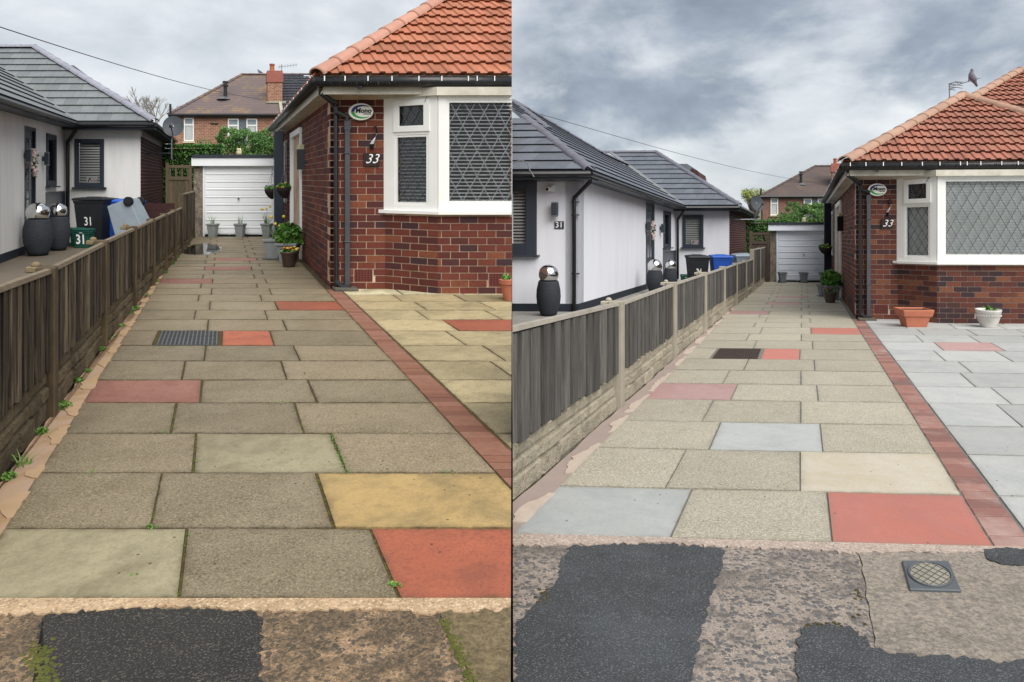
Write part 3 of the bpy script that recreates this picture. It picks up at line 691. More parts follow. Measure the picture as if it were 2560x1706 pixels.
hip_red = {'L': mat('hip_tile_red_wet', 'b48775', 'a77866', 4, .55, .4, bump=.3, bscale=120, rnd=.1), 'R': mat('hip_tile_red_dry', 'a68673', '997a69', 4, .75, .3, bump=.3, bscale=120, rnd=.1)}
terracotta = mat('terracotta', 'b8735a', 'a9654d', 6, .75, bump=.3, bscale=60)
airbrick = mat('air_brick_clay', '74362c', '642d26', 10, .85, bump=.4)
navy_door = mat('navy_paint', '1b2330', '202a38', 4, .35, .5)
brown_box = mat('brown_door_paint', '3a2a22', '32241d', 4, .5)
cream_box = mat('cream_plastic', 'c9c2a0', 'b8b08c', 6, .6)
VF, US = 6.70, 2.25           # front wall line, side wall line
SILL, WTOP, EAVE = 1.0, 2.42, 2.62
T33 = .67

def house33(P):
    sd = P.side; Lf = sd == 'L'; bm_, mm_ = brick33[sd], brick_mortar[sd]
    H = empty('brick_bungalow', P.W(3.2, 7.5), 'red brick bungalow number 33 with %s beside the %s drive' % (('dark bay window', 'dirty') if Lf else ('pale bay window blinds', 'clean')), 'house')
    UE = 5.75 if not Lf else 5.3
    path = [(US, VF), (2.95, VF), (3.5, 6.30), (UE, 6.30)]
    segs = [Seg(P, a, b) for a, b in zip(path[:-1], path[1:])]
    # mortar cores with the bricks standing proud of them
    wall = MB()
    segs[0].box(wall, 0, segs[0].len, -.25, -.007, -.05, WTOP + .1)
    segs[1].box(wall, -.0, segs[1].len, -.20, -.007, -.05, SILL - .02)
    segs[2].box(wall, -.0, segs[2].len, -.20, -.007, -.05, SILL - .02)
    side = Seg(P, (US, 14.6), (US, VF))          # outward normal faces the drive
    side.box(wall, 0, side.len - .02, -.25, -.007, -.05, WTOP + .1)
    build('wall', wall, mm_, H, P)
    hc = .0865; top = 28
    vent = (.30, .55, .0865, .0865 * 3)
    bricks(segs[0], 0, segs[0].len, 0, hc * top, bm_, H, phase=.02, holes=[vent])
    bricks(segs[1], 0, segs[1].len, 0, hc * 11, bm_, H, phase=.11)
    vent2 = (.62, .86, .0865, .0865 * 3)
    bricks(segs[2], 0, segs[2].len, 0, hc * 11, bm_, H, phase=.05, holes=[vent2])
    hole = [(14.6 - 11.6, 14.6 - 10.0, 0, 2.2), (14.6 - 14.2, 14.6 - 12.9, .9, 2.2)]
    bricks(side, 0, side.len, 0, hc * top, bm_, H, phase=.04, single=False, holes=hole)
    for sg, vt in ((segs[0], vent), (segs[2], vent2)):
        o = build('air_brick', sbox(sg, vt[0] + .005, vt[1] - .015, -.03, .002, vt[2] + .004, vt[3] - .012), airbrick, H, P)
        if o is None: continue
        hl = MB()
        for r in range(5):
            for c in range(6):
                x = vt[0] + .02 + c * (vt[1] - vt[0] - .045) / 5.4; h = vt[2] + .018 + r * .029; sg.box(hl, x, x + .022, -.01, .0035, h, h + .017)
        build('vent_hole', hl, room_dark, o, P)
    # lintel fascia over the bay, soffit, fascia and gutters
    f = MB(); segs[1].box(f, -.08, segs[1].len, -.15, .05, WTOP, WTOP + .10); segs[2].box(f, -.03, segs[2].len, -.15, .05, WTOP - .002, WTOP + .098)
    build('bay_head_board', f, old_white, H, P)
    OV = .36; ue, ve = US - OV + .17, VF - OV       # eaves line
    W_ = P.W
    sof = MB(); z0 = 2.455
    sof.hexa([W_(ue + .02, ve + .045, z0), W_(9, ve + .045, z0), W_(9, VF + .2, z0 + .02), W_(ue + .02, VF + .2, z0 + .02), W_(ue + .02, ve + .045, z0 + .02), W_(9, ve + .045, z0 + .02), W_(9, VF + .2, z0 + .04), W_(ue + .02, VF + .2, z0 + .04)])
    sof.hexa([W_(ue + .02, VF + .2, z0), W_(US + .2, VF + .2, z0 - .0), W_(US + .2, 14.6, z0), W_(ue + .02, 14.6, z0), W_(ue + .02, VF + .2, z0 + .02), W_(US + .2, VF + .2, z0 + .02), W_(US + .2, 14.6, z0 + .02), W_(ue + .02, 14.6, z0 + .02)])
    build('soffit', sof, old_white, H, P)
    fas = MB(); fs = Seg(P, (ue, ve + .03), (9, ve + .03)); fs.box(fas, 0, 9 - ue, -.02, 0, z0 - .012, 2.55)
    fs2 = Seg(P, (ue, 14.6), (ue, ve + .03)); fs2.box(fas, 0, fs2.len, -.02, 0, z0 - .012, 2.55); build('fascia', fas, old_white, H, P)
    gut = MB(); gz = 2.59
    gut.tube([W_(ue - .05, ve - .035, gz), W_(9, ve - .035, gz)], .066, 10); gut.tube([W_(ue - .05, 14.6, gz), W_(ue - .05, ve - .035, gz)], .066, 10)
    g = build('gutter', gut, black_plastic, H, P, smooth=True)
    # brackets and a string of little white icicle lights on the gutter
    cl = MB(); br = MB(); rng = random.Random(5)
    x = ue + .05
    while x < 8.8:
        p = W_(x, ve - .095, gz + .03); cl.box(p.x - .006, p.x + .006, p.y - .006, p.y + .004, p.z - .03, p.z + .03); x += rng.uniform(.10, .34)
    v = ve + .3
    while v < 13:
        p = W_(ue - .11, v, gz + .02); cl.box(p.x - .006, p.x + .004, p.y - .006, p.y + .006, p.z - .03, p.z + .03); v += rng.uniform(.35, .7)
    for x in (2.55, 3.6, 4.75, 5.9, 7.1): p = W_(x, ve - .02, gz); br.hexa([W_(x - .02, ve - .06, gz - .09), W_(x + .02, ve - .06, gz - .09), W_(x + .02, ve + .0, gz - .09), W_(x - .02, ve + .0, gz - .09), W_(x - .03, ve - .06, gz), W_(x + .03, ve - .06, gz), W_(x + .03, ve, gz), W_(x - .03, ve, gz)])
    build('light_clip', cl, white_print, g, P, kind='stuff'); build('gutter_bracket', br, black_plastic, g, P)
    fr = MB()       # dead twigs and icicle wires hanging off the gutter
    for _ in range(260):
        x = rng.uniform(ue, 7); a = W_(x, ve - .092, gz + .03); fr.tube([a, a + Vector((rng.uniform(-.04, .04), -.005, -rng.uniform(.03, .085)))], .0022, 3, False)
    build('light_wire', fr, black_plastic, g, P, kind='stuff')
    # ---- roof
    E = (ue - .02, ve - .02, EAVE + .03); WD = 5.3; D = WD / 2
    front = Plane(P, E, (1, 0), (0, 1), T33); sl = D / front.c
    gauge = sl / 10
    poly = [(0, 0), (WD, 0), (D, sl)]
    deck(front, poly, mm_, H); tiles(front, poly, red_tile, .33, gauge, red_roof[sd], H, stagger=False)
    lft = Plane(P, (E[0], 14.9, E[2]), (0, -1), (1, 0), T33); LL = 14.9 - E[1]
    polyl = [(0, 0), (LL, 0), (LL - D, sl), (0, sl)]
    deck(lft, polyl, mm_, H); tiles(lft, polyl, red_tile, .33, gauge, red_roof[sd], H, stagger=False, single=False)
    rgt = Plane(P, (E[0] + WD, E[1], E[2]), (0, 1), (-1, 0), T33); polyr = [(0, 0), (LL, 0), (LL, sl), (D, sl)]
    deck(rgt, polyr, mm_, H); tiles(rgt, polyr, red_tile, .33, gauge, red_roof[sd], H, stagger=False, single=False)
    apex = (E[0] + D, E[1] + D, E[2] + D * T33 + .05)
    ridge_run(P, (E[0], E[1], E[2] + .05), apex, .115, hip_red[sd], H, .42); ridge_run(P, (E[0] + WD, E[1], E[2] + .05), apex, .115, hip_red[sd], H, .42)
    ridge_run(P, apex, (apex[0], 14.9, apex[2]), .115, hip_red[sd], H, .42, 'ridge_tile')
    if not Lf:      # the higher main roof behind the front hip
        E2 = (4.72, 9.3, 4.3); D2 = 2.1; f2 = Plane(P, E2, (1, 0), (0, 1), T33); s2 = D2 / f2.c; p2 = [(0, 0), (7, 0), (7, s2), (D2, s2)]
        deck(f2, p2, mm_, H); tiles(f2, p2, red_tile, .33, gauge, red_roof[sd], H, stagger=False)
        l2 = Plane(P, (E2[0], 14.9, E2[2]), (0, -1), (1, 0), T33); p3 = [(0, 0), (14.9 - E2[1], 0), (14.9 - E2[1] - D2, s2), (0, s2)]
        deck(l2, p3, red_roof[sd], H)
        ridge_run(P, (E2[0], E2[1], E2[2] + .05), (E2[0] + D2, E2[1] + D2, E2[2] + D2 * T33 + .05), .115, hip_red[sd], H, .42); ridge_run(P, (E2[0] + D2, E2[1] + D2, E2[2] + D2 * T33 + .05), (E2[0] + D2 + 5, E2[1] + D2, E2[2] + D2 * T33 + .05), .115, hip_red[sd], H, .42, 'ridge_tile')
    else:           # party wall on the plot line
        pw = MB(); x0 = -.022
        prof = [(8.75, .2), (18, .2), (18, 3.0), (15.5, 3.6), (13.5, 3.4), (11.2, 3.3), (8.75, 2.6)]
        n = len(prof); pw.add([(x0, y, z) for y, z in prof] + [(-.006, y, z) for y, z in prof], [tuple(reversed(range(n))), tuple(range(n, 2 * n))] + [(i, (i + 1) % n, n + (i + 1) % n, n + i) for i in range(n)])
        build('party_wall', pw, mat_tex_brick('party_wall_brick', '6f3a2e', '5d2f28', 'a08d7a', 1), H)
    # ---- bay window
    wn = empty('bay_window', W_(3.3, 6.4, SILL), 'x', 'x'); wn.name = 'bay_window'; del wn['label']; del wn['category']; wn.parent = H; wn.location = W_(3.3, 6.4, SILL) - WL[H.name]
    sill = MB(); h0, h1 = SILL - .035, SILL + .01
    spts = [(2.86, VF), (2.93, VF - .06), (3.49, 6.24), (UE, 6.24), (UE, 6.45), (3.55, 6.45), (3.0, VF + .05), (2.86, VF + .05)]
    sill.prism(spts, lambda u, v: W_(u, v, h0), lambda u, v: W_(u, v, h1)); build('sill', sill, white_paint, wn, P, bevel=.004)
    s1 = Seg(P, (2.99, VF - .02), (3.51, 6.33)); s2 = Seg(P, (3.51, 6.33), (UE, 6.33)); X = s1.len
    hb, ht = SILL + .01, WTOP
    fm = MB(); tr = 2.0
    s1.box(fm, -.06, .085, -.06, .02, hb, ht); s1.box(fm, X - .11, X - .0, -.06, .02, hb, ht); s1.box(fm, .085, X - .11, -.06, .018, hb, hb + .07); s1.box(fm, .085, X - .11, -.06, .018, ht - .04, ht); s1.box(fm, .085, X - .11, -.06, .018, tr - .045, tr + .01)
    s2.box(fm, .0, .10, -.06, .022, hb, ht); s2.box(fm, .10, s2.len, -.06, .02, hb, hb + .085); s2.box(fm, .10, s2.len, -.06, .02, ht - .05, ht); s2.box(fm, s2.len - .1, s2.len, -.06, .021, hb, ht)
    build('frame', fm, white_paint, wn, P)
    cs = MB(); frame_rect(s1, cs, .07, X - .095, tr - .01, ht - .03, .075, .0, .04); build('top_vent', cs, white_paint, wn, P, bevel=.003)
    bd = MB(); frame_rect(s1, bd, .085, X - .11, hb + .07, tr - .045, .03, -.02, .012); frame_rect(s2, bd, .10, s2.len - .1, hb + .085, ht - .05, .035, -.02, .012); build('glazing_bead', bd, white_paint, wn, P)
    panes = [(s1, .145, X - .17, tr + .065, ht - .105), (s1, .115, X - .14, hb + .10, tr - .075), (s2, .135, s2.len - .135, hb + .12, ht - .085)]
    for i, (sg, a, b, c, d) in enumerate(panes):
        g = build('pane', sbox(sg, a, b, -.032, -.022, c, d), glass, wn, P)
        lt = MB(); px, ph = ((.175, .31) if i == 2 else (.125, .21)); lattice(sg, a, b, c, d, -.018, px, ph, .008, lt)
        if g: build('leading', lt, lead if not (Lf and i == 2) else mat('lead_strip_pale', '6d7276', '85898c', 30, .5, .4), g, P)
        # blinds behind each pane
        if i == 0: continue
        bl = MB(); n = int((d - c) / .045)
        for k in range(n + 1):
            z = c + k * .045; tilt = .014 if Lf else .048
            p = sg.pt; n0_, n1_ = (-.115, -.075) if Lf else (-.085, -.06); bl.add([p(a, n1_, z), p(b, n1_, z), p(b, n0_, z + tilt), p(a, n0_, z + tilt)], [(0, 1, 2, 3)])
        build('blind', bl, blind_white, wn, P)
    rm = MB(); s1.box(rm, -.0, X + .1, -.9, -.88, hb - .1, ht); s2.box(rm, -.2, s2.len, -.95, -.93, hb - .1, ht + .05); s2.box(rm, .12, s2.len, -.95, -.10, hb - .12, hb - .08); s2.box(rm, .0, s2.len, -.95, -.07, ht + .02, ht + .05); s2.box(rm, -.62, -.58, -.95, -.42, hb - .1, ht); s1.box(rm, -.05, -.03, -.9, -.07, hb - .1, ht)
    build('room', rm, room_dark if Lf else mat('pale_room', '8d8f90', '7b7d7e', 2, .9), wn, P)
    # ---- pipes on the corner
    pp = MB(); f0 = segs[0]
    def pipe(x, n, r, pts, sq=True):
        for (xa, na, ha), (xb, nb, hb_) in zip(pts[:-1], pts[1:]):
            pp.tube([f0.pt(xa, na, ha), f0.pt(xb, nb, hb_)], r, 8)
    d2 = MB(); f0.box(d2, .17, .235, .03, .085, .06, 2.12); f0.box(d2, .162, .243, .022, .092, 2.02, 2.14); f0.box(d2, .155, .25, .01, .095, 1.72, 1.735); f0.box(d2, .155, .25, .01, .095, .60, .615)
    build('downpipe', d2, grey_plastic, H, P, bevel=.004)
    pp.tube([f0.pt(.20, .06, 2.12), f0.pt(.20, .06, 2.19), f0.pt(.06, .10, 2.25), f0.pt(.06, .10, 2.31)], .036, 8)
    pp.tube([f0.pt(.065, .06, .03), f0.pt(.06, .06, 2.3), f0.pt(.06, .09, 2.36), f0.pt(-.17, .30, 2.47), f0.pt(-.17, .34, 2.53)], .028, 8)
    pp.tube([f0.pt(.06, .06, 2.30), f0.pt(.02, .10, 2.36), f0.pt(-.17, .32, 2.46)], .036, 8)
    pp.tube([f0.pt(.065, .06, .10), f0.pt(.12, .09, .05), f0.pt(.24, .10, .02)], .034, 8); build('swan_neck_pipe', pp, black_plastic, H, P)
    gy = MB(); f0.box(gy, .02, .32, .0, .22, -.02, .035); build('gully', gy, mat('gully_concrete', '4a4740', '5c584e', 8, .95, bump=.8), H, P, bevel=.01)
    # ---- side door, canopy post and meter box, seen edge-on up the drive
    dd = MB(); X0 = 14.6; side.box(dd, X0 - 11.55, X0 - 10.05, -.10, -.03, .05, 2.2); build('side_door', dd, navy_door, H, P)
    dj = MB(); side.box(dj, X0 - 10.12, X0 - 9.98, -.05, .035, .0, 2.3); side.box(dj, X0 - 11.62, X0 - 11.52, -.05, .06, .0, 2.3); side.box(dj, X0 - 11.6, X0 - 10.0, -.05, .05, 2.2, 2.3); build('door_frame', dj, white_paint, H, P)
    sw = MB(); frame_rect(side, sw, X0 - 14.2, X0 - 12.9, .9, 2.2, .08, -.05, .05); build('side_window', sw, white_paint, H, P)
    po = MB(); side.box(po, X0 - 12.7, X0 - 12.5, .10, .30, 0, 2.40); build('canopy_post', po, navy_door, H, P, bevel=.01)
    mbx = MB(); side.box(mbx, X0 - 9.9, X0 - 9.6, .0, .10, 1.62, 1.98); o = build('meter_box', mbx, cream_box, H, P, bevel=.006); m2 = MB(); side.box(m2, X0 - 9.62, X0 - 9.55, .0, .13, 1.56, 1.90); build('box_lid', m2, black_plastic, o, P)
    return H, segs, side
E33 = {}
for P in (PL, PR): E33[P.side] = house33(P)

# ================================================================== FENCE between the plots
board_mat = {'L': [mat('dark_wet_board_%d' % i, a, b, 5, .8, bump=.6, bscale=30, stretch=(14, 14, .8), stain=c, stscale=3, stamt=.8, rnd=.45) for i, (a, b, c) in enumerate([('3a3229', '28221d', '7a6d58'), ('554a3c', '3a3229', '8d8069'), ('2d2722', '1f1b18', '5a5144')])],
             'R': [mat('grey_dry_board_%d' % i, a, b, 5, .85, bump=.6, bscale=30, stretch=(14, 14, .8), stain=c, stscale=3, stamt=.7, rnd=.25) for i, (a, b, c) in enumerate([('504e4b', '3f3e3c', '6d6a66'), ('5c5955', '484643', '7b7772'), ('474543', '383735', '605d59')])]}
post_mat = {'L': mat('mossy_dark_post', '43392c', '544836', 5, .9, bump=.6, bscale=60, stain='6b5c40', stamt=.7, stretch=(5, 5, 1.5)), 'R': mat('clean_concrete_post', '9a9284', '8b8477', 6, .9, bump=.4, bscale=80, stain='75705f', stamt=.4)}
gravel_mat = {'L': mat('mossy_rock_face', '5a4f3e', '6b5e49', 9, .95, bump=1, bscale=28, stain='3f3826', stscale=4, stamt=.8, rnd=.2, bdist=.03), 'R': mat('pale_rock_face', '958d7c', 'a39b89', 9, .95, bump=1, bscale=28, stain='6b675c', stscale=4, stamt=.6, rnd=.15, bdist=.03)}
rail_mat = {'L': mat('weathered_rail_before', '7a6e5c', '64594a', 6, .85, bump=.4, stretch=(2, 2, 8)), 'R': mat('weathered_rail_after', '9a948a', '837d74', 6, .85, bump=.4)}
finial_mat = {'L': mat('finial_before', '796b52', '675a44', 8, .85, bump=.5), 'R': mat('finial_after', 'a9a291', '969080', 8, .85, bump=.4)}

def fence(P):
    sd = P.side; Lf = sd == 'L'; rng = random.Random(31 if Lf else 37)
    F = empty('panel_fence', P.W(uf(3.6), 3.6), ('dark stained board fence with mossy gravel boards along the dirty drive' if Lf else 'grey board fence with pale concrete posts along the clean drive'), 'fence')
    pv = [.1, 1.87, 3.63, 5.37, 7.0, 8.4, 9.75, 11.05, 12.75, 14.5]
    for i, v in enumerate(pv):
        tall = v > 11; ht = (1.12 if tall else .885) + rng.uniform(-.008, .008); u = uf(v)
        mb = MB(); a = .058; b = .05; mb.hexa([P.W(u + x, v + y / P.kv, -.1) for x, y in ((-a, -b), (a, -b), (a, b), (-a, b))] + [P.W(u + x, v + y / P.kv, ht) for x, y in ((-a, -b), (a, -b), (a, b), (-a, b))])
        o = build('post', mb, post_mat[sd], F, P, bevel=.008)
        if i in (1, 2, 3) and o:   # flat cap with a ball behind the post head
            c = MB(); c.hexa([P.W(u - .125, v - .025, ht - .038), P.W(u - .043, v - .025, ht - .038), P.W(u - .043, v + .025, ht - .038), P.W(u - .125, v + .025, ht - .038), P.W(u - .125, v - .025, ht - .002), P.W(u - .043, v - .025, ht - .002), P.W(u - .043, v + .025, ht - .002), P.W(u - .125, v + .025, ht - .002)]); build('post_cap', c, finial_mat[sd], o, P, bevel=.006)
            c = MB(); c.sphere(P.W(u - .068, v + .01, ht + .006), .027, 12, 8, .8); build('ball_finial', c, finial_mat[sd], o, P, smooth=True)
    for a, b in zip(pv[:-1], pv[1:]):
        sg = Seg(P, (uf(b), b), (uf(a), a), True); L = sg.len; tall = a > 10.9; top = 1.10 if tall else .852; gh = .275 if a < 10 else .2; near = a < 1
        base_pt = sg.pt
        if near:      # the first panel climbs a little towards the road
            sg.pt = lambda x, n=0.0, h=0.0, f=base_pt, L=L: f(x, n, h * (1 + .075 * x / L))
        # rock-faced gravel boards: two courses of blocks on a slab
        gb = MB(); sg.box(gb, .05, L - .05, -.03, .0, -.1, gh); g = build('gravel_board', gb, gravel_mat[sd], F, P)
        if g is None: continue
        for r, (h0, h1) in enumerate(((-.02, gh * .36), (gh * .38, gh * .66), (gh * .69, gh - .004))):
            x = .05
            while x < L - .06:
                wd = rng.uniform(.15, .38); x1 = min(x + wd, L - .05)
                if L - .05 - x1 < .08: x1 = L - .05
                d = rng.uniform(.010, .032) if r < 2 else rng.uniform(.010, .016); m = MB(); i_ = .013
                m.hexa([sg.pt(x + .004, .0, h0 + .004), sg.pt(x1 - .004, .0, h0 + .004), sg.pt(x1 - .004, 0, h1 - .004), sg.pt(x + .004, 0, h1 - .004), sg.pt(x + i_ + .004, d, h0 + i_), sg.pt(x1 - i_, d + rng.uniform(-.005, .005), h0 + i_ + .004), sg.pt(x1 - i_ - .004, d, h1 - i_), sg.pt(x + i_, d + rng.uniform(-.005, .005), h1 - i_)])
                build('stone_face', m, gravel_mat[sd], g, P); x = x1
        # vertical boards, every other one standing proud of its neighbours
        x = .052; w = .068 + rng.uniform(-.003, .003); i = 0
        while x < L - .06:
            proud = i % 2 == 0; ww = w * rng.uniform(.92, 1.06) + (.006 if proud else -.012); x1 = min(x + ww, L - .052); h0 = gh + rng.uniform(-.012, .018); h1 = top - .012 + rng.uniform(-.006, .004); n1 = .036 + rng.uniform(-.003, .003) if proud else .006; n0 = .002 if proud else -.010; k = rng.uniform(-.004, .004); k2 = rng.uniform(-.003, .003)
            m = MB(); p = sg.pt; xa, xb = (x, x1) if proud else (x - .02, x1 + .02)
            m.hexa([p(xa, n1 + k2, h0), p(xb, n1, h0), p(xb, n0, h0), p(xa, n0, h0), p(xa + k, n1, h1), p(xb + k, n1 + k2, h1), p(xb + k, n0, h1), p(xa + k, n0, h1)])
            build('board', m, rng.choice(board_mat[sd]), F, P); x += ww if proud else ww - .010; i += 1
        r = MB(); sag = rng.uniform(-.008, .008); p = sg.pt; n0, n1 = .000, .042
        r.hexa([p(.05, n1, top - .01), p(L - .05, n1, top - .01 + sag), p(L - .05, n0, top - .01 + sag), p(.05, n0, top - .01), p(.05, n1 - .006, top + .014), p(L - .05, n1 - .006, top + .014 + sag), p(L - .05, n0 + .006, top + .018 + sag), p(.05, n0 + .006, top + .018)])
        build('capping_rail', r, rail_mat[sd], F, P)
        r = MB(); sg.box(r, .05, L - .05, -.05, -.006, top - .14, top - .08); sg.box(r, .05, L - .05, -.05, -.006, gh + .08, gh + .14); build('back_rail', r, rail_mat[sd], F, P)
for P in (PL, PR): fence(P)

# ================================================================== THE WHITE RENDERED BUNGALOW (number 31)
render_w = {'L': mat('white_render_before', 'dcdcdb', 'd4d4d2', 1.5, .85, bump=.15, bscale=200, stain='c4c1ba', stscale=1.6, stamt=.4, stretch=(2.5, 2.5, .35)), 'R': mat('white_render_after', 'd9dbe2', 'd3d5dd', 1.5, .85, bump=.15, bscale=200, stain='c3c5cc', stscale=1.6, stamt=.35, stretch=(2.5, 2.5, .35))}
plinth_m = mat('black_plinth', '1c222c', '222833', 4, .6)
dark_tile = {'L': mat('dark_roof_tile_wet', '62676b', '6c7174', 4, .5, .5, bump=.3, bscale=120, rnd=.13, stain='747871', stscale=2.2, stamt=.45, rvar=.1), 'R': mat('dark_roof_tile_dry', '565b64', '60656d', 4, .6, .4, bump=.3, bscale=120, rnd=.14)}
hip_dark = {'L': mat('grey_hip_tile_wet', '8d8e9a', '82838f', 4, .5, .4, rnd=.08), 'R': mat('grey_hip_tile_dry', '696a74', '5f606a', 4, .65, .35, rnd=.08)}
brown_brick = mat_brick('brown_brick', ['4a3130', '523634', '432b2b', '573a36', '3c2828', '4d3231'], '35211f')
brown_mortar = mat('brown_wall_mortar', 'a89c92', '978b82', 9, .95)
shutter = mat('white_shutter', 'd8d8d6', 'cfcfcd', 3, .5)
valley_m = mat('grey_valley', '7c7f80', '6a6d6e', 8, .6)
comp_door = mat('dark_composite_door', '2a3038', '333a43', 3, .4, .5)

def small_window(sg, x0, x1, h0, h1, parent, P, fw=.085, slats=True, col=None):
    f = MB(); frame_rect(sg, f, x0, x1, h0, h1, fw, -.05, .03); o = build('window', f, dark_frame, parent, P, bevel=.004)
    if o is None: return None
    f = MB(); frame_rect(sg, f, x0 + fw - .012, x1 - fw + .012, h0 + fw - .012, h1 - fw + .012, .028, -.04, .018); build('casement', f, dark_frame, o, P)
    build('pane', sbox(sg, x0 + fw, x1 - fw, -.03, -.022, h0 + fw, h1 - fw), glass, o, P)
    if slats:
        s = MB(); n = int((h1 - h0 - 2 * fw) / .062)
        for k in range(n):
            z = h0 + fw + .02 + k * .062; p = sg.pt; s.add([p(x0 + fw, -.07, z), p(x1 - fw, -.07, z), p(x1 - fw, -.11, z + .04), p(x0 + fw, -.11, z + .04)], [(0, 1, 2, 3)])
        build('shutter', s, col or shutter, o, P)
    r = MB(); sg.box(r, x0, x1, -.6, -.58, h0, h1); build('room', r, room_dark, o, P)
    s = MB(); sg.box(s, x0 - .05, x1 + .06, -.02, .10, h0 - .035, h0 - .003); build('sill', s, dark_frame, o, P, bevel=.003)
    return o

def wall_light(sg, x, h, label, P, turned=False):
    o = empty('wall_light', sg.pt(x, 0, h), label, 'wall light')
    b = MB(); sg.box(b, x - .028, x + .028, .0, .05, h - .05, h + .05); build('bracket', b, dark_frame, o, P, bevel=.004)
    b = MB(); sg.box(b, x - .05, x + .05, .05, .14, h - .115, h + .115); build('body', b, dark_frame, o, P, bevel=.006)
    b = MB(); sg.box(b, x - .052, x + .052, .048, .142, h + .118, h + .128); sg.box(b, x - .052, x + .052, .048, .142, h - .128, h - .118); sg.box(b, x - .045, x + .045, .055, .135, h - .14, h + .14); build('rim', b, galv, o, P)
    return o

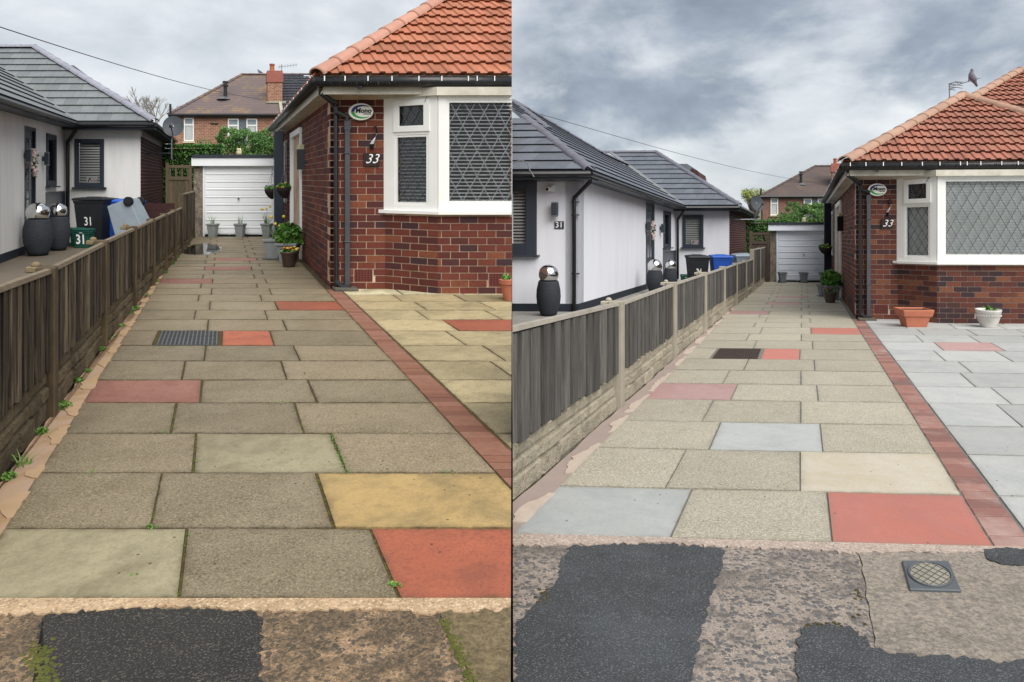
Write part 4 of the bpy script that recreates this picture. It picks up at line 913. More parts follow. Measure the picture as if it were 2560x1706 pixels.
def house31(P):
    sd = P.side; Lf = sd == 'L'; rng = random.Random(3); W_ = P.W
    H = empty('white_bungalow', W_(-3.5, 12), ('white rendered bungalow with wet grey roof left of the dirty drive' if Lf else 'white rendered bungalow with dry charcoal roof left of the clean drive'), 'house')
    UL, v0 = -2.88, 7.5
    vin = 14.5 if Lf else 15.3; ur = -1.07; vback = 21.4 if Lf else 22.6
    dr_, drop = (0.0, 0.0) if Lf else (.02, .14)
    def hz(v): return -dr_ * max(0, v - 7.5)      # the eaves of the right-hand house run down a touch
    top = 2.56
    far = Seg(P, (UL, vin), (UL, v0), True); front = Seg(P, (-9, v0), (UL, v0)); wing = Seg(P, (UL, vin), (ur, vin)); wside = Seg(P, (ur, vback), (ur, vin), True)
    # openings: door and slim window in the long wall (x measured from the inner corner towards the road)
    dv = (11.07, 11.93) if Lf else (11.87, 12.75); wv = (12.72, 13.58) if Lf else (13.68, 14.56); X = lambda v: vin - v
    w = MB(); pl = .13
    for a, b in ((X(v0) - .0, X(dv[0])), (X(dv[1]), X(wv[0])), (X(wv[1]), .0)): far.box(w, b, a, -.25, 0, pl if a > X(dv[0]) else 0, top + .05)
    wh0, wh1 = (1.25, 2.375) if Lf else (1.10, 2.26)
    far.box(w, X(wv[1]), X(wv[0]), -.25, 0, 0, wh0); far.box(w, X(wv[1]), X(wv[0]), -.25, 0, wh1, top + .05); far.box(w, X(dv[1]), X(dv[0]), -.25, 0, 2.42, top + .05)
    build('wall', w, render_w[sd], H, P)
    w = MB(); far.box(w, X(dv[0]), X(v0) + .015, -.2, .012, -.05, pl); build('plinth', w, plinth_m, H, P)
    w = MB(); far.box(w, .02, X(wv[0]) + .04, -.02, .012, -.05, (1.12 if Lf else .99)); build('black_panel', w, navy_door, H, P)
    # wing
    ww = (ur - .88, ur - 1.58); wt = 2.53 if Lf else 2.40; a0, a1 = (.235, .935); h0, h1 = (1.21, 2.35) if Lf else (1.09, 2.20)
    L = wing.len; w = MB(); wing.box(w, 0, a0, -.25, 0, -.05, wt + .08); wing.box(w, a1, L - .012, -.25, 0, -.05, wt + .08); wing.box(w, a0, a1, -.25, 0, -.05, h0); wing.box(w, a0, a1, -.25, 0, h1, wt + .08); build('wing_wall', w, render_w[sd], H, P)
    o = small_window(wing, a0, a1, h0, h1, H, P)
    if o:   # the little dog notice in the window
        n = MB(); x0 = a0 + .28; wing.box(n, x0, x0 + .24, -.05, -.045, h0 + .10, h0 + .23); q = build('window_notice', n, white_print, o, P)
        t = text_mb('DOG', .075, lambda x, y, z: wing.pt(x0 + .165 + x, -.0445, h0 + .15 + y), bold=.002); build('notice_text', t, mat('red_print', 'b03a38', 'b03a38', 2, .5), q, P)
        d = MB(); wing.bar(d, (x0 + .03, h0 + .12), (x0 + .07, h0 + .20), .03, -.0449, -.0445); wing.bar(d, (x0 + .06, h0 + .20), (x0 + .10, h0 + .20), .02, -.0449, -.0445); wing.bar(d, (x0 + .02, h0 + .215), (x0 + .22, h0 + .215), .012, -.0449, -.0445); build('notice_mark', d, black_print, q, P)
    w = MB(); wside.box(w, 0, wside.len - .26, -.25, -.006, -.05, wt + .05); build('side_wall', w, brown_mortar, H, P)
    bricks(wside, 0, wside.len - .008, 0, .0865 * 28, brown_brick, H, single=False)
    # long-wall window, door
    small_window(far, X(wv[1]), X(wv[0]), wh0, wh1, H, P, fw=.10, slats=False)
    d = MB(); far.box(d, X(dv[1]), X(dv[0]), -.12, -.05, .04, 2.42); dr = build('front_door', d, comp_door, H, P)
    d = MB(); frame_rect(far, d, X(dv[1]), X(dv[0]), .0, 2.42, .07, -.13, -.005); build('door_frame', d, dark_frame, dr, P)
    d = MB()
    for k in range(4): far.box(d, X(dv[1]) + .16, X(dv[0]) - .30, -.05, -.044, .35 + k * .5, .70 + k * .5)
    build('door_glass', d, mat('door_glass', '3d4854', '56626c', 4, .1, .6), dr, P)
    d = MB(); hx = X(dv[0]) - .20; d.tube([far.pt(hx, .05, .80 if Lf else .66), far.pt(hx, .05, 2.16 if Lf else 2.06)], .017, 8); far.box(d, hx - .01, hx + .01, -.05, .05, 1.0, 1.03); far.box(d, hx - .01, hx + .01, -.05, .05, 1.9, 1.93); build('pull_handle', d, galv, dr, P)
    # front wall of the right-hand house
    if not Lf:
        w = MB(); fx = lambda u: u + 9.0
        front.box(w, fx(-3.68), fx(UL), -.25, 0, pl, top + .1); front.box(w, fx(-9), fx(-3.68), -.25, 0, pl, 1.06); front.box(w, fx(-9), fx(-3.68), -.25, 0, 2.55, top + .1); build('front_wall', w, render_w[sd], H, P)
        w = MB(); front.box(w, fx(-9), fx(UL) + .014, -.2, .014, -.05, pl); build('plinth', w, plinth_m, H, P)
        small_window(front, fx(-5.6), fx(-3.68), 1.08, 2.55, H, P, fw=.20)
        pw = MB(); prof = [(W_(-4.15, 7.5).y, -.6), (26, -1.0), (26, 2.0), (20.8, 3.2), (W_(-4.15, 7.5).y, 1.7)]; n = len(prof)
        pw.add([(.006, y, z) for y, z in prof] + [(.022, y, z) for y, z in prof], [tuple(range(n)), tuple(reversed(range(n, 2 * n)))] + [(i, n + i, n + (i + 1) % n, (i + 1) % n) for i in range(n)]); build('party_wall', pw, render_w[sd], H)
    # ---- eaves
    OV = .35; ue, ve = UL + OV, v0 - OV; vw = vin - OV; uw = ur + OV
    gz = 2.60; zf = gz + hz(vin) + (.06 if Lf else -.02)      # gutter height at the near and the far end
    s = MB(); s.hexa([W_(UL - .1, ve, gz - .06), W_(ue, ve, gz - .06), W_(ue, vin + .1, zf - .06), W_(UL - .1, vin + .1, zf - .06), W_(UL - .1, ve, gz + .04), W_(ue, ve, gz + .04), W_(ue, vin + .1, zf + .04), W_(UL - .1, vin + .1, zf + .04)]); build('eaves_box', s, dark_frame, H, P)
    s = MB(); s.hexa([W_(UL - .0, vw, zf - .10), W_(uw, vw, zf - .10), W_(uw, vin + .1, zf - .10), W_(UL - .0, vin + .1, zf - .10), W_(UL - .0, vw, zf + .03), W_(uw, vw, zf + .03), W_(uw, vin + .1, zf + .03), W_(UL - .0, vin + .1, zf + .03)]); build('eaves_box', s, dark_frame, H, P)
    s = MB(); s.hexa([W_(ur - .05, vin, zf - .08), W_(uw, vw, zf - .08), W_(uw, vback, zf - .08), W_(ur - .05, vback, zf - .08), W_(ur - .05, vin, zf + .03), W_(uw, vw, zf + .03), W_(uw, vback, zf + .03), W_(ur - .05, vback, zf + .03)]); build('eaves_box', s, mat('grey_soffit', '5d6368', '52585d', 5, .6), H, P)
    g = MB(); g.tube([W_(ue + .04, ve - .04, gz), W_(ue + .04, vw + .02, zf)], .055, 8); g.tube([W_(ue + .04, vw - .04, zf), W_(uw + .02, vw - .04, zf)], .055, 8); g.tube([W_(uw + .04, vw - .04, zf), W_(uw + .04, vback, zf)], .05, 8)
    if not Lf: g.tube([W_(-9, ve - .04, gz), W_(ue + .04, ve - .04, gz)], .055, 8); g.box(0, 0, 0, 0, 0, 0)
    build('gutter', g, black_plastic, H, P)
    if not Lf: s = MB(); s.hexa([W_(-9, ve, gz - .10), W_(ue, ve, gz - .10), W_(ue, v0 + .1, gz - .10), W_(-9, v0 + .1, gz - .10), W_(-9, ve, gz + .03), W_(ue, ve, gz + .03), W_(ue, v0 + .1, gz + .03), W_(-9, v0 + .1, gz + .03)]); build('eaves_box', s, dark_frame, H, P)
    dp = MB(); c = (UL + .055, vin - .06); dp.tube([W_(ue - .0, vw, zf), W_(ue - .0, vw, zf - .10), W_(c[0] + .03, c[1], zf - .38), W_(c[0] + .03, c[1], zf - .48), W_(c[0] + .03, c[1], .0)], .04, 8)
    if not Lf:
        dp.tube([W_(ue - .02, ve + .1, gz), W_(ue - .02, ve + .1, gz - .13), W_(UL - .06, v0 - .05, gz - .42), W_(UL - .06, v0 - .05, gz - .5), W_(UL - .06, v0 - .05, 0)], .04, 8)
        for z in (.72, 1.85, 2.1): q = W_(UL - .02, v0 - .05, z); dp.box(q.x - .09, q.x + .06, q.y - .03, q.y + .03, q.z - .012, q.z + .012)
    build('downpipe', dp, black_plastic, H, P, smooth=True)
    # ---- roofs
    t = .64; m = dark_tile[sd]; gp = .343; gs = gp * math.hypot(1, t)
    ez = gz + .06; rise = (zf - gz) / (vw - ve)
    class Tilted(Plane):      # side slope whose eaves run from gz to zf
        def pt(s, x, y, n=0.0):
            q = Plane.pt(s, x, y, n); q.z += rise * (LLn - x); return q
    LLn = vw - ve
    # side slope: x runs from the far end towards the road, y uphill (towards -u)
    sp = Tilted(P, (ue, vw, ez), (0, -1), (-1, 0), t); Yr = 8 * gs; K = 8 * gp
    low = [(0, 0), (LLn, 0), (LLn - K, Yr), (-K, Yr)]
    tw = .31
    deck(sp, low, m, H); tiles(sp, low, flat_tile, tw, gs, m, H)
    up = [(-.2, Yr), (LLn - K, Yr), (LLn - K - 2.4, Yr + 7 * gs), (1.0, Yr + 7 * gs)]
    if not Lf: deck(sp, up, m, H); tiles(sp, up, flat_tile, tw, gs, m, H)
    # wing slope facing the road
    wz = zf + .06; wp = Plane(P, (uw, vw, wz), (-1, 0), (0, 1), t)
    class Rev(Plane): pass
    wp = Plane(P, (-9.5, vw, wz), (1, 0), (0, 1), t); RW = uw + 9.5; DW_ = 11 * gp; SW = 11 * gs
    vx = ue + 9.5      # valley foot
    wpoly = [(vx, 0), (RW, 0), (RW - DW_, SW), (max(vx - DW_, 0), SW)]
    deck(wp, wpoly, m, H); tiles(wp, wpoly, flat_tile, tw, gs, m, H)
    ridge_run(P, (uw, vw, wz + .045), (uw - DW_, vw + DW_, wz + DW_ * t + .045), .105, hip_dark[sd], H, .42)
    ridge_run(P, (uw - DW_, vw + DW_, wz + DW_ * t + .04), (uw - DW_ - 4.5, vw + DW_, wz + DW_ * t + .04), .105, hip_dark[sd], H, .42, 'ridge_tile')
    ws = Plane(P, (uw, vw, wz), (0, 1), (-1, 0), t); deck(ws, [(0, 0), (8.5, 0), (8.5 - .5, SW), (DW_, SW)], m, H)
    # valley lining
    vl = MB(); k = .10; n_ = (-.707, -.707)
    a, b = (ue, vw, wz - .0), (ue - K - 1.0, vw + K + 1.0, wz + (K + 1.0) * t)
    vl.hexa([W_(a[0] - k, a[1] - k, a[2]), W_(a[0] + k * .6, a[1] + k * .6, a[2]), W_(b[0] + k * .6, b[1] + k * .6, b[2] + .03), W_(b[0] - k, b[1] - k, b[2] + .03), W_(a[0] - k, a[1] - k, a[2] + .055), W_(a[0] + k * .4, a[1] + k * .4, a[2] + .055), W_(b[0] + k * .4, b[1] + k * .4, b[2] + .06), W_(b[0] - k, b[1] - k, b[2] + .06)])
    build('valley', vl, valley_m, H, P)
    if not Lf:
        fp = Plane(P, (-9.5, ve, ez), (1, 0), (0, 1), t); RF = ue + 9.5
        fpoly = [(0, 0), (RF, 0), (RF - 2.4, 7 * gs), (0, 7 * gs)]; deck(fp, fpoly, m, H); tiles(fp, fpoly, flat_tile, tw, gs, m, H)
        rr = rise * 0; ridge_run(P, (ue, ve, ez + .04), (ue - 2.6, ve + 2.6, ez + 2.6 * t + .04 + rise * 2.6), .115, hip_dark[sd], H, .36)
        ridge_run(P, (-5.03, 10.75, ez + 2.5 * t + rise * 3.6 + .05), (-7.2, 13.0, ez + 4.67 * t + rise * 5.8 + .05), .10, hip_dark[sd], H, .42)
        ridge_run(P, (ue - K, vw + .3, ez + K * t + rise * LLn + .05), (ue - K - 2.4, vw - 1.0, ez + (K + 2.4) * t + rise * LLn + .05), .08, hip_dark[sd], H, .42, 'ridge_tile')
        ridge_run(P, (ue - K, vw + K, ez + K * t + rise * LLn + .03), (ue - K, vw, ez + K * t + rise * LLn + .05), .08, hip_dark[sd], H, .42, 'ridge_tile')
    # ---- dormer showing over the wing roof
    dm = MB(); a = (-3.55, 17.0, 3.6) if Lf else (-3.35, 17.6, 3.5); dmb = MB()
    z0_ = 4.50 if Lf else 4.28
    dm.hexa([W_(a[0], a[1], a[2]), W_(a[0] + .40, a[1], a[2]), W_(a[0] + .40, a[1] + 2.2, a[2]), W_(a[0], a[1] + 2.2, a[2]), W_(a[0], a[1], z0_), W_(a[0] + .36, a[1], z0_), W_(a[0] + .36, a[1] + 2.2, z0_), W_(a[0], a[1] + 2.2, z0_)]); do = build('dormer', dm, m, H, P)
    dm = MB(); dm.hexa([W_(a[0] + .4, a[1] + .6, a[2]), W_(a[0] + .78, a[1] + .6, a[2] - .05), W_(a[0] + .78, a[1] + 2.2, a[2] - .05), W_(a[0] + .4, a[1] + 2.2, a[2]), W_(a[0] + .4, a[1] + .6, z0_ - .08), W_(a[0] + .66, a[1] + .6, z0_ - .22), W_(a[0] + .66, a[1] + 2.2, z0_ - .22), W_(a[0] + .4, a[1] + 2.2, z0_ - .08)]); build('dormer_cheek', dm, brown_brick, do, P)
    # ---- fixings: lights, wreath, dish
    nm = 'dirty' if Lf else 'clean'
    far_pt = lambda v: X(v)
    wall_light(far, X(11.05 if Lf else 11.83), 1.84 if Lf else 1.73, 'up and down wall light nearer the road beside the black door, %s drive side' % nm, P); wall_light(far, X(12.4 if Lf else 13.28), 1.82 if Lf else 1.70, 'up and down wall light between the black door and slim window, %s drive side' % nm, P)
    wr = empty('door_wreath', far.pt(X(dv[0]) - .5, 0, 1.75), 'round wreath of pale flowers hanging on the black door by the %s drive' % nm, 'wreath')
    lf = MB(); rg = random.Random(9); c = far.pt(X(dv[0]) - .52, .03, 1.72 if Lf else 1.62)
    fl = MB()
    for k in range(70):
        an = rg.uniform(0, 6.283); r = .19 + rg.gauss(0, .03); x, z = math.cos(an) * r, math.sin(an) * r * 1.15; q = far.pt(X(dv[0]) - .52 + x, .05 + rg.uniform(-.03, .04), (1.72 if Lf else 1.62) + z)
        if k % 3 == 0: leafball(lf, q, .03, .03, .03, 4, .045, 0, rng=rg)
        else: fl.sphere(q, .032, 7, 5)
    build('leaves', lf, green_leaf, wr, P); build('flowers', fl, mat('pale_pink_flower', 'cfc0bd', 'b99a98', 10, .7), wr, P)
    ds = empty('satellite_dish', W_(-.45, 15.6, 2.2), 'dark grey satellite dish on a pole at the brown brick side wall, %s drive' % nm, 'satellite dish')
    vd = 15.6; dd = MB(); c = W_(-.37 if Lf else -.20, vd, 2.72 if Lf else 2.60); ax = Vector((.25, -.93, .25)).normalized(); sx = ax.cross(Vector((0, 0, 1))).normalized(); sy = sx.cross(ax); R = .25
    vs = []; fs = []; nr, na = 5, 24
    for i in range(nr + 1):
        r = R * i / nr
        for k in range(na): an = 6.283 * k / na; vs.append(c + sx * math.cos(an) * r + sy * math.sin(an) * r * 1.1 + ax * (r * r * .9))
    fs = [(i * na + k, i * na + (k + 1) % na, (i + 1) * na + (k + 1) % na, (i + 1) * na + k) for i in range(nr) for k in range(na)]; dd.add(vs, fs)
    build('reflector', dd, mat('dish_grey', '3a3f45', '444a50', 8, .6), ds, P, smooth=True)
    dd = MB(); dd.tube([c + sy * -R, c + ax * .32 - sy * .12], .012, 6); dd.box(*[k for t_ in ((c + ax * .33 - sy * .12)) for k in (t_ - .03, t_ + .03)]); build('feed_arm', dd, black_plastic, ds, P)
    b = W_(-.42 if Lf else -.25, vd, 1.9); dd = MB(); dd.tube([b, Vector((b.x, b.y, c.z + .1)), c], .018, 8); dd.tube([b + Vector((0, 0, .15)), W_(ur, vd + .1, 2.05)], .018, 6); build('pole', dd, galv, ds, P)
    return far, front, wing, X, dv
H31 = {}
for P in (PL, PR): H31[P.side] = house31(P)

# ================================================================== GARAGE, GATE AND WHAT STANDS BEHIND
pebble = {sd: mat_aggregate('pebbledash_' + sd, '8d8478', '7d7468', '5a4c42', 'b5aa9a', 75, .75, '4f463e') for sd in 'LR'}
garage_white = {'L': mat('garage_door_white_before', 'e6e9ea', 'dfe2e4', 2, .45, .4), 'R': mat('garage_door_white_after', 'dfe5ee', 'd9dfe9', 2, .45, .4)}
felt = mat('black_felt', '2b3038', '343a42', 4, .7)
gate_wood = {'L': mat('gate_wood_before', '5f5443', '4a4133', 6, .85, bump=.4, stretch=(10, 10, 1), rnd=.2), 'R': mat('gate_wood_after', '544840', '473d36', 6, .85, bump=.4, stretch=(10, 10, 1), rnd=.2)}
maroon = mat('maroon_stained_fence', '3d2422', '341e1d', 6, .8, stretch=(1, 1, 8), bump=.3)
planter_grey = {'L': mat('grey_planter_before', '8d9191', '7f8484', 6, .7), 'R': mat('grey_planter_after', '80868a', '757b7f', 6, .7)}
cream_stone = mat('cream_stone', 'cfc6a8', 'bfb594', 12, .85, bump=.4)

def square_planter(P, u, v, size, hgt, label, sd, group=None, plant=None, tray=False):
    o = empty('planter', P.W(u, v, -.01), label, 'planter', group, P.rz); a = size / 2
    mb = MB(); mb.rect_lathe([(a * .62, a * .62, 0), (a * .86, a * .86, hgt * .86), (a * .96, a * .96, hgt * .86), (a, a, hgt * .90), (a, a, hgt), (a * .88, a * .88, hgt), (a * .86, a * .86, hgt * .93)]); b = local('pot', mb, planter_grey[sd], o, bevel=.004)
    rb = MB()
    for k in range(6):
        x = (-.6 + k * .24) * a * .95; rb.hexa([(x - .006, -a * .66 - .004, hgt * .12), (x + .006, -a * .66 - .004, hgt * .12), (x + .006, -a * .60, hgt * .12), (x - .006, -a * .60, hgt * .12), (x * 1.15 - .006, -a * .85 - .004, hgt * .82), (x * 1.15 + .006, -a * .85 - .004, hgt * .82), (x * 1.15 + .006, -a * .78, hgt * .82), (x * 1.15 - .006, -a * .78, hgt * .82)])
    rbo = local('rib', rb, planter_grey[sd], b)
    mb = MB(); mb.box(-a * .87, a * .87, -a * .87, a * .87, hgt * .9, hgt * .935); local('soil', mb, soil, o)
    if tray: mb = MB(); mb.box(-a * .95, a * .95, -a * .8, a * .8, -.03, .02); local('saucer', mb, black_plastic, o)
    rng = random.Random(int(u * 100 + v * 10))
    if plant == 'blades': mb = MB(); blades(mb, (0, 0, hgt * .9), 12, .34, .22, .018, rng); local('leaves', mb, blade_leaf, o)
    if plant == 'daffs':
        mb = MB(); blades(mb, (0, 0, hgt * .9), 22, .42, .25, .016, rng); local('leaves', mb, blade_leaf, o); mb = MB()
        for k in range(4): mb.sphere((rng.uniform(-.22, .2), rng.uniform(-.1, .1), hgt + rng.uniform(.2, .42)), .028, 7, 5)
        local('flowers', mb, yellow_pet, o)
    if plant == 'bush':
        mb = MB(); leafball(mb, (0, 0, hgt + .14), .22, .22, .20, 900, .075, .25, .3, rng); leafball(mb, (.02, 0, hgt + .02), .24, .2, .10, 250, .08, .2, .3, rng); local('leaves', mb, green_leaf, o)
        mb = MB(); blades(mb, (0, 0, hgt * .9), 14, .34, .3, .014, rng); local('stems', mb, blade_leaf, o)
    return o

def garage_area(P):
    sd = P.side; Lf = sd == 'L'; W_ = P.W; vg = 15.0 if Lf else 14.3; nm = 'dirty' if Lf else 'clean'
    ul, ur_ = (.16, 2.20) if Lf else (.34, 2.27); dl, drr = (.385, 2.14) if Lf else (.54, 2.235); s = 1.0 if Lf else .955
    G = empty('garage', W_(1.2, vg), 'white up-and-over door garage with pebbledash pier at the end of the %s drive' % nm, 'garage')
    sg = Seg(P, (ul, vg), (ur_, vg)); dt = 1.72 * s
    w = MB(); sg.box(w, 0, dl - ul, -5, .0, -.1, 1.80 * s); build('pier', w, pebble[sd], G, P)
    w = MB(); sg.box(w, drr - ul, ur_ - ul, -5, .0, -.1, 1.80 * s); build('pier', w, pebble[sd], G, P)
    f = MB(); sg.box(f, dl - ul - .0, dl - ul + .045, -.1, .012, 0, dt); sg.box(f, drr - ul - .045, drr - ul, -.1, .012, 0, dt); sg.box(f, dl - ul + .045, drr - ul - .045, -.1, .010, dt - .03, dt); build('door_frame', f, garage_white[sd], G, P)
    d = MB(); a, b = dl - ul + .05, drr - ul - .05; sg.box(d, a, b, -.09, -.02, .04, dt - .03); do = build('door', d, garage_white[sd], G, P)
    n = 15; hs = []; z = .06
    while z < dt - .06: hs.append(z); z += (.062 if len(hs) % 2 == 0 else .125)
    for i in range(len(hs) - 1):
        if i % 2: sg_m = MB(); p = sg.pt; h0, h1 = hs[i] + .006, hs[i + 1] - .006; sg_m.hexa([p(a + .02, -.02, h0), p(b - .02, -.02, h0), p(b - .02, -.02, h1), p(a + .02, -.02, h1), p(a + .03, -.004, h0 + .012), p(b - .03, -.004, h0 + .012), p(b - .03, -.004, h1 - .012), p(a + .03, -.004, h1 - .012)]); build('door_panel', sg_m, garage_white[sd], do, P)
        else: sg_m = MB(); sg.box(sg_m, a + .02, b - .02, -.02, -.012, hs[i] + .008, hs[i + 1] - .008); build('door_panel', sg_m, garage_white[sd], do, P)
    k = MB(); c = sg.pt((a + b) / 2, .0, .92 * s); k.tube([c + Vector((0, .03, 0)), c + Vector((0, -.03, 0))], .018, 8); k.box(c.x - .03, c.x + .03, c.y - .04, c.y - .025, c.z - .008, c.z + .008); build('handle', k, galv, do, P)
    f = MB(); sg.box(f, -.05, ur_ - ul + .04, -.02, .10, dt + .0, 1.915 * s); build('fascia', f, garage_white[sd], G, P)
    f = MB(); sg.box(f, -.03, ur_ - ul + .02, -5, .125, 1.918 * s, 1.99 * s); build('roof', f, felt, G, P)
    f = MB(); x = a
    rng = random.Random(4)
    while x < b - .1: wd = rng.uniform(.2, .45); sg.box(f, x, min(x + wd, b), .0, .05, -.02, .05); x += wd + rng.uniform(.02, .1)
    build('threshold_batten', f, black_plastic, G, P)
    # pots in front of the door
    for i, (u, pos) in enumerate(zip((.63, 1.29, 1.93) if Lf else (.735, 1.385, 2.0), ('left', 'middle', 'right'))):
        square_planter(P, u, vg - .28, .24, .34, 'tapered grey planter standing at the %s of the %s garage door' % (pos, 'dirty drive' if Lf else 'clean drive'), sd, plant=('blades', 'blades', 'daffs')[i] if Lf else None, tray=not Lf)
    # small cream owl on the roof edge
    o = empty('owl_figure', W_(1.27 if Lf else 1.40, vg + .05, 1.985 * s), 'small cream owl figure on the garage roof above the %s drive' % nm, 'figurine')
    m = MB(); m.lathe([(.045, 0), (.062, .03), (.066, .07), (.055, .10), (.058, .125), (.050, .15), (.02, .165)], 14); local('body', m, cream_stone, o, True)
    m = MB(); m.lathe([(.018, 0), (.001, .035)], 6, (-.035, 0, .15)); m.lathe([(.018, 0), (.001, .035)], 6, (.035, 0, .15)); local('ear_tuft', m, cream_stone, o)
    m = MB(); m.sphere((-.022, -.052, .125), .012, 8, 6); m.sphere((.022, -.052, .125), .012, 8, 6); local('eye', m, black_print, o)
    # timber gate between the neighbour's wall and the garage
    gu0, gu1 = (-.52, .12) if Lf else (-.30, .32); vgt = vg - .05; gt = Seg(P, (gu0, vgt), (gu1, vgt)); L = gt.len; gh = 1.80 if Lf else 1.64
    T = empty('timber_gate', W_((gu0 + gu1) / 2, vgt), 'tall weathered timber gate with open slots beside the garage, %s drive' % nm, 'gate')
    f = MB(); gt.box(f, 0, .08, -.04, .04, -.05, gh); build('gate_post', f, gate_wood[sd], T, P); f = MB(); gt.box(f, L - .07, L, -.04, .03, -.05, gh - .05); build('gate_post', f, gate_wood[sd], T, P)
    for h0, h1 in ((gh - .13, gh - .06), (gh - .42, gh - .34)): f = MB(); gt.box(f, .08, L - .07, -.02, .03, h0, h1); build('rail', f, gate_wood[sd], T, P)
    for k in range(4): f = MB(); x = .08 + k * (L - .15 - .05) / 3; gt.box(f, x, x + .05, -.015, .02, gh - .34, gh - .13); build('slat', f, gate_wood[sd], T, P)
    x = .08
    while x < L - .08: f = MB(); x1 = min(x + .10, L - .07); gt.box(f, x, x1 - .006, -.02, .012, .02, gh - .42); build('board', f, gate_wood[sd], T, P); x += .10
    # low maroon fence across the neighbour's side
    m0, m1 = (-1.02, -.24) if Lf else (-.55, -.1); ms = Seg(P, (m0, 14.1), (m1, 14.1)); M_ = empty('maroon_fence', W_(m0, 14.1), 'low maroon stained fence section behind the bins, %s drive side' % nm, 'fence')
    for k in range(5): f = MB(); ms.box(f, 0, ms.len, -.02, .012, k * .17, k * .17 + .16); build('board', f, maroon, M_, P)
    f = MB(); ms.box(f, 0, .06, -.05, .03, 0, .88); build('post', f, maroon, M_, P)
    # hedge and bushes behind the garage
    rng = random.Random(77 if Lf else 78); vh = 21.0
    hd = empty('hedge', W_(-.5, vh), 'clipped bright green hedge behind the timber gate of the %s drive' % nm, 'hedge'); hb = MB(); ht = 2.50 if Lf else 2.18
    c = W_(-.3, vh, 1.2)
    for _ in range(5200 if Lf else 4200):
        u = rng.uniform(-1.6, .9); vv = vh + rng.uniform(-.5, .5); h = ht - abs(rng.gauss(0, .03)) if rng.random() < .3 else rng.uniform(.5, ht)
        if rng.random() < .6: vv = vh - .5 + abs(rng.gauss(0, .05))
        q = W_(u, vv, h); leafball(hb, q, .05, .05, .04, 2, .055, 0, .2, rng)
    build('foliage', hb, hedge_leaf, hd, P); cr = MB(); cr.hexa([W_(-1.5, vh - .4, 0), W_(.8, vh - .4, 0), W_(.8, vh + .4, 0), W_(-1.5, vh + .4, 0), W_(-1.5, vh - .4, ht - .12), W_(.8, vh - .4, ht - .12), W_(.8, vh + .4, ht - .12), W_(-1.5, vh + .4, ht - .12)]); build('shade_core', cr, mat('hedge_shade', '232c18', '1d2614', 3, .95), hd, P)  # solid dark box among the leaves, the hedge's inner shade put into its colour
    bs = empty('bush', W_(1.7, 22), 'dark green feathery bush rising behind the garage of the %s drive' % nm, 'bush'); bb = MB(); bk = MB()
    spots = [(.45, 2.62, .45), (.95, 2.80, .5), (1.5, 2.95, .55), (2.1, 2.90, .5), (2.6, 2.85, .5), (3.1, 2.75, .5), (1.2, 3.15, .25), (1.95, 3.15, .28), (2.75, 3.1, .3)]
    for u, t, r in spots:
        hh = t - r * .9 - (0 if Lf else .08)
        for k in range(13):
            q = W_(u + rng.gauss(0, .26), 22 + rng.gauss(0, .3), hh + rng.uniform(-.75, .42) * r * 1.5); leafball(bb, q, r * .62, r * .62, r * .5, 300, .052, .2, 1.1, rng)
        bk.tube([W_(u * .6 + .7, 22, 0), W_(u, 22, hh - .1)], [.04, .015], 5)
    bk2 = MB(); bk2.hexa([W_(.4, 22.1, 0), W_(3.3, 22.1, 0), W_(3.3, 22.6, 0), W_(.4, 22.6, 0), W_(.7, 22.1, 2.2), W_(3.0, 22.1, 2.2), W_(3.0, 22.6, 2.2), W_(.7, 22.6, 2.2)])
    build('foliage', bb, bush_leaf, bs, P); build('stem', bk, bark, bs, P); build('bush_shade_core', bk2, mat('hedge_shade', '232c18'), bs, P)  # the dark block stands for shade deep in the bush, painted as colour
for P in (PL, PR): garage_area(P)

# ================================================================== THE HOUSE BEHIND
far_brick = {'L': mat_tex_brick('far_brick_before', '91604c', '7a4a3c', 'a38f7c', 0, .24, .085, extra='b08a72'), 'R': mat_tex_brick('far_brick_after', '7a5148', '664038', '8a7a70', 0, .24, .085, extra='937468')}
def mat_far_roof(name, a, b, c, line):
    s = NT(name); sp = s.n('ShaderNodeSeparateXYZ'); s.l(s.pos, sp.inputs[0])
    col = s.mix(s.ramp(s.noise(.5, 6, .7), [(.35, (0, 0, 0)), (.65, (1, 1, 1))]), a, b)
    col = s.mix(s.math('MULTIPLY', s.ramp(s.noise(.9, 8, .75), [(.52, (0, 0, 0)), (.62, (1, 1, 1))]), .55), col, c)
    wv = s.math('FRACT', s.math('MULTIPLY', sp.outputs[2], 6.2)); col = s.mix(s.ramp(wv, [(.0, (1, 1, 1)), (.22, (0, 0, 0))]), col, line)
    s.bump(wv, .5, .03); return s.fin(col, .8, .3)
far_roof = {'L': mat_far_roof('old_tile_roof_before', '5f5556', '6b5d5a', '8d7450', '4c4344'), 'R': mat_far_roof('old_tile_roof_after', '4e4544', '584b47', '6b5849', '3e3736')}
far_roof2 = {sd: mat('dark_pantile_' + sd, '33343a', '3b3c42', 4, .7, rnd=.1) for sd in 'LR'}
chim_pot = mat('chimney_pot_clay', 'a8644a', '96563e', 5, .8)
